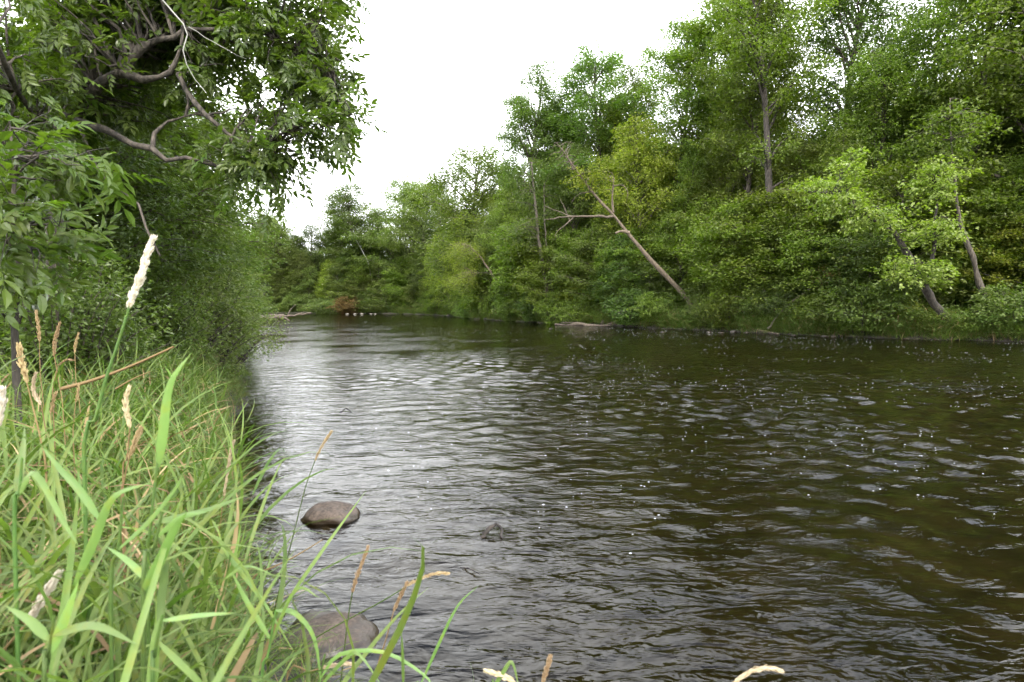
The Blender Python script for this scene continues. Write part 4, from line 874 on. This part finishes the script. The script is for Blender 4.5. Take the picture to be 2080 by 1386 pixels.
S('pale seed head on a leaning stalk near the left edge', [(38, 698), (44, 735), (54, 775)], [(70, 840), (84, 900), (95, 980)], 1.7, .022, 'seed', 90, sr=.0024, seed=5)
S('whitish seed head just right of the pale leaning one', [(73, 757), (67, 785), (72, 805), (83, 820)], [(92, 870), (105, 950)], 1.7, .014, 'seedc', 60, seed=6)
S('white seed head cut by the left picture edge', [(6, 788), (4, 820), (-2, 865)], [(-6, 930), (-8, 1000)], 1.3, .017, 'seedflash', 80, seed=7)
S('short tan seed head low behind the white stem', [(161, 780), (158, 800), (154, 816)], [(150, 860), (150, 920)], 2.0, .010, 'seed', 40, seed=8)
S('short tan seed head left of the low tan one', [(114, 796), (108, 815), (103, 838)], [(105, 880), (108, 940)], 1.9, .011, 'seed', 40, seed=9)
S('drooping arched seed head over the left grass', [(150, 732), (135, 731), (118, 742)], [(112, 770), (108, 830)], 2.2, .009, 'seed', 40, seed=10)
S('pale seed head with a tan tip below the broad rolled leaf', [(262, 785), (255, 815), (258, 840), (264, 868)], [(258, 930), (250, 1010)], 1.4, .015, 'seedc', 80, seed=11)
S('tan leaning seed head in the middle of the near grass', [(288, 868), (276, 895), (264, 925)], [(252, 980), (248, 1060)], 1.35, .016, 'seed', 80, seed=12)
S('thin whitish seed head standing against the dark water edge', [(475, 895), (468, 925), (462, 960), (455, 1005)], [(448, 1060), (440, 1130)], 2.0, .014, 'seedc', 90, seed=13)
S('slender tan seed head crossing the bright water above the boulder', [(674, 876), (658, 900), (640, 935)], [(622, 985), (610, 1030), (590, 1110), (560, 1230), (545, 1330)], 1.7, .009, 'seed', 60, 'grass', seed=14)
S('pale seed head over the shallows right of the flat rock', [(748, 1110), (735, 1145), (722, 1180), (716, 1202)], [(705, 1270), (692, 1386), (688, 1420)], 1.35, .011, 'seed', 70, 'grass', seed=15)
S('arching seed head stretched out over the foreground water', [(912, 1165), (885, 1166), (850, 1177), (828, 1190)], [(770, 1225), (700, 1262), (610, 1315), (540, 1370)], 1.3, .008, 'seed', 60, 'grass', seed=16)
S('pale upright seed head under the arching one', [(828, 1182), (815, 1208), (800, 1240)], [(785, 1295), (765, 1360), (755, 1420)], 1.3, .010, 'seed', 60, seed=17)
S('fat cream seed head low in the left foreground grass', [(120, 1163), (100, 1195), (80, 1225), (62, 1258)], [(30, 1295), (0, 1330), (-20, 1360)], .95, .018, 'seedflash', 130, sr=.0024, seed=18)
S('curved cream seed head at the bottom edge over the river', [(1590, 1364), (1560, 1357), (1525, 1364), (1495, 1384)], [(1480, 1400), (1440, 1500)], 1.0, .009, 'seedc', 70, ground=False, seed=19)
S('short tan seed head poking up at the bottom edge of the water', [(1118, 1332), (1112, 1355), (1103, 1384)], [(1095, 1430)], 1.05, .010, 'seed', 60, ground=False, seed=20)
S('cream seed head lying level at the bottom edge by the rock', [(722, 1350), (695, 1349), (655, 1357)], [(630, 1365), (580, 1390)], 1.2, .009, 'seedc', 60, seed=21)
S('crooked cream seed head at the bottom middle edge', [(985, 1362), (1005, 1368), (1028, 1375), (1048, 1390)], [(1040, 1430)], 1.0, .010, 'seedc', 60, ground=False, seed=22)
def dry_stalk(label, pts, Y, r):
    w = np.array([P(a, b, Y) for a, b in pts]); base = w[-1].copy(); T = Tubes(); ln = smooth_line(w, 14)-base; T.add(ln, np.linspace(r*.5, r, 14), 5)
    o = obj('dry_stalk', T.mesh('dry_stalk', M['straw']), None, base); tag(o, label, 'dry stalk', 'dry grass stalks')
dry_stalk('long dry tan stalk slanting across the left grass', [(352, 705), (270, 742), (190, 772), (125, 790)], 2.2, .008)
dry_stalk('bent dry straw reaching over the shallows left of the arching seed head', [(655, 1097), (600, 1130), (560, 1150), (520, 1168), (500, 1200)], 1.6, .003)
dry_stalk('thin dry straw above the long tan stalk', [(305, 755), (270, 770), (235, 790)], 2.4, .004)

def ribbon(pts, wd, nseg=12, roll=0.0):
    c = smooth_line(np.array(pts), nseg+1); tan = unit(np.gradient(c, axis=0)); view = unit(c-np.array([0.35, -.3, CAM_H+.8])); sd = unit(np.cross(tan, view)); nn = np.cross(sd, tan); sd = sd*math.cos(roll)+nn*math.sin(roll); s = np.linspace(0, 1, nseg+1)
    nn = unit(np.cross(sd, tan)); w = wd*.5*np.clip(np.minimum(.35+3.2*s, 1)*(1-s**2.6), .02, 1)
    V = np.stack([c+sd*w[:, None]+nn*w[:, None]*.3, c, c-sd*w[:, None]+nn*w[:, None]*.3], 1).reshape(-1, 3); i = np.arange(nseg)[:, None]*3
    return V, np.concatenate([i+[0, 1, 4, 3], i+[1, 2, 5, 4]])
def reed(label, culm, blades, Y, seed):
    w = np.array([P(a, b, Y) for a, b in culm]); g = gz(w[-1][0], w[-1][1]); w = np.vstack([w, [w[-1][0]-.02, w[-1][1], g-.02]]) if g < w[-1][2] else w
    base = w[-1].copy(); root = empty('reed_grass', base); tag(root, label, 'reed grass', 'broad-bladed reeds in the foreground'); T = Tubes(); T.add(smooth_line(w, 12)-base, np.linspace(.0018, .0034, 12), 6); obj('stalk', T.mesh('stalk', M['reed']), root)
    rg = random.Random(seed)
    for pts, wd in blades:
        dy = rg.uniform(-.06, .06); q = [P(a, b, Y+dy*i/(len(pts)-1)) for i, (a, b) in enumerate(pts)]; V, Fq = ribbon(q, wd*.82, roll=rg.uniform(-.5, .5)); obj('blade', mesh_from('blade', V-base, Fq, [M['reed']], True, {'rnd': np.full(len(Fq), rg.uniform(.2, 1))}), root)
reed('tall reed with a broad rolled pale leaf beside the water edge', [(330, 900), (318, 960), (305, 1080), (300, 1200)], [([(320, 950), (330, 880), (345, 780), (390, 715)], .020), ([(345, 800), (350, 770), (332, 740)], .006), ([(312, 1060), (360, 1050), (430, 1032), (510, 1003)], .017)], .95, 1)
reed('reed with an upright broad leaf at the left edge of the foreground', [(45, 930), (40, 1000), (30, 1120)], [([(36, 1002), (38, 960), (46, 910), (50, 865)], .016), ([(36, 1010), (70, 960), (130, 1060), (160, 1110)], .013)], .85, 2)
reed('reed with two long leaves crossing below the cream seed head', [(250, 1010), (240, 1120), (225, 1250)], [([(150, 1190), (190, 1100), (230, 1010), (310, 980)], .017), ([(205, 1060), (165, 1000), (120, 950), (80, 900)], .014), ([(235, 1120), (300, 1060), (350, 1000), (375, 960)], .012)], .85, 3)
reed('reed with leaf pair fanning out in the centre of the near grass', [(330, 1040), (312, 1120), (290, 1230)], [([(288, 1205), (320, 1150), (355, 1075), (380, 1040)], .018), ([(320, 1090), (370, 1050), (420, 1040)], .010), ([(300, 1180), (260, 1140), (215, 1110)], .012)], .8, 4)
reed('reed with a flat folded leaf hanging at the bottom left', [(330, 1250), (315, 1330), (310, 1420)], [([(305, 1420), (310, 1360), (316, 1290), (325, 1255)], .018), ([(318, 1300), (400, 1380), (430, 1420)], .013), ([(330, 1260), (400, 1250), (480, 1245)], .010)], .75, 5)
reed('arching reed at the bottom edge in front of the flat rock', [(560, 1240), (545, 1330), (530, 1420)], [([(560, 1240), (600, 1245), (640, 1300), (655, 1420)], .013), ([(545, 1320), (600, 1200), (650, 1215)], .008), ([(550, 1300), (500, 1220), (470, 1160)], .011)], .95, 6)
reed('reed arching in two thin bows over the bottom shallows', [(660, 1330), (640, 1420), (630, 1480)], [([(650, 1380), (690, 1330), (780, 1325), (860, 1370), (880, 1400)], .009), ([(645, 1400), (700, 1340), (730, 1330), (780, 1400)], .009), ([(820, 1400), (818, 1330), (815, 1280)], .007)], 1.0, 7)
reed('single long green leaf rising over the bottom water', [(850, 1386), (845, 1440)], [([(850, 1400), (890, 1310), (930, 1230), (972, 1190)], .008)], 1.1, 8)
reed('bent green reed leaf at the bottom middle edge', [(1000, 1400), (1000, 1440)], [([(1000, 1400), (1020, 1370), (1040, 1345), (1055, 1400)], .010)], 1.0, 9)
reed('reed with a long leaf sweeping right above the flat rock', [(470, 1120), (455, 1200), (440, 1300)], [([(440, 1090), (480, 1150), (540, 1230), (600, 1330)], .011), ([(450, 1180), (500, 1150), (560, 1170)], .008), ([(455, 1200), (480, 1120), (490, 1060)], .009)], 1.1, 10)
reed('dense reed with three leaves in the lower left corner', [(110, 1250), (100, 1330), (90, 1420)], [([(100, 1330), (130, 1260), (160, 1180)], .016), ([(100, 1300), (60, 1260), (10, 1230)], .015), ([(105, 1290), (190, 1270), (280, 1310)], .015)], .72, 11)
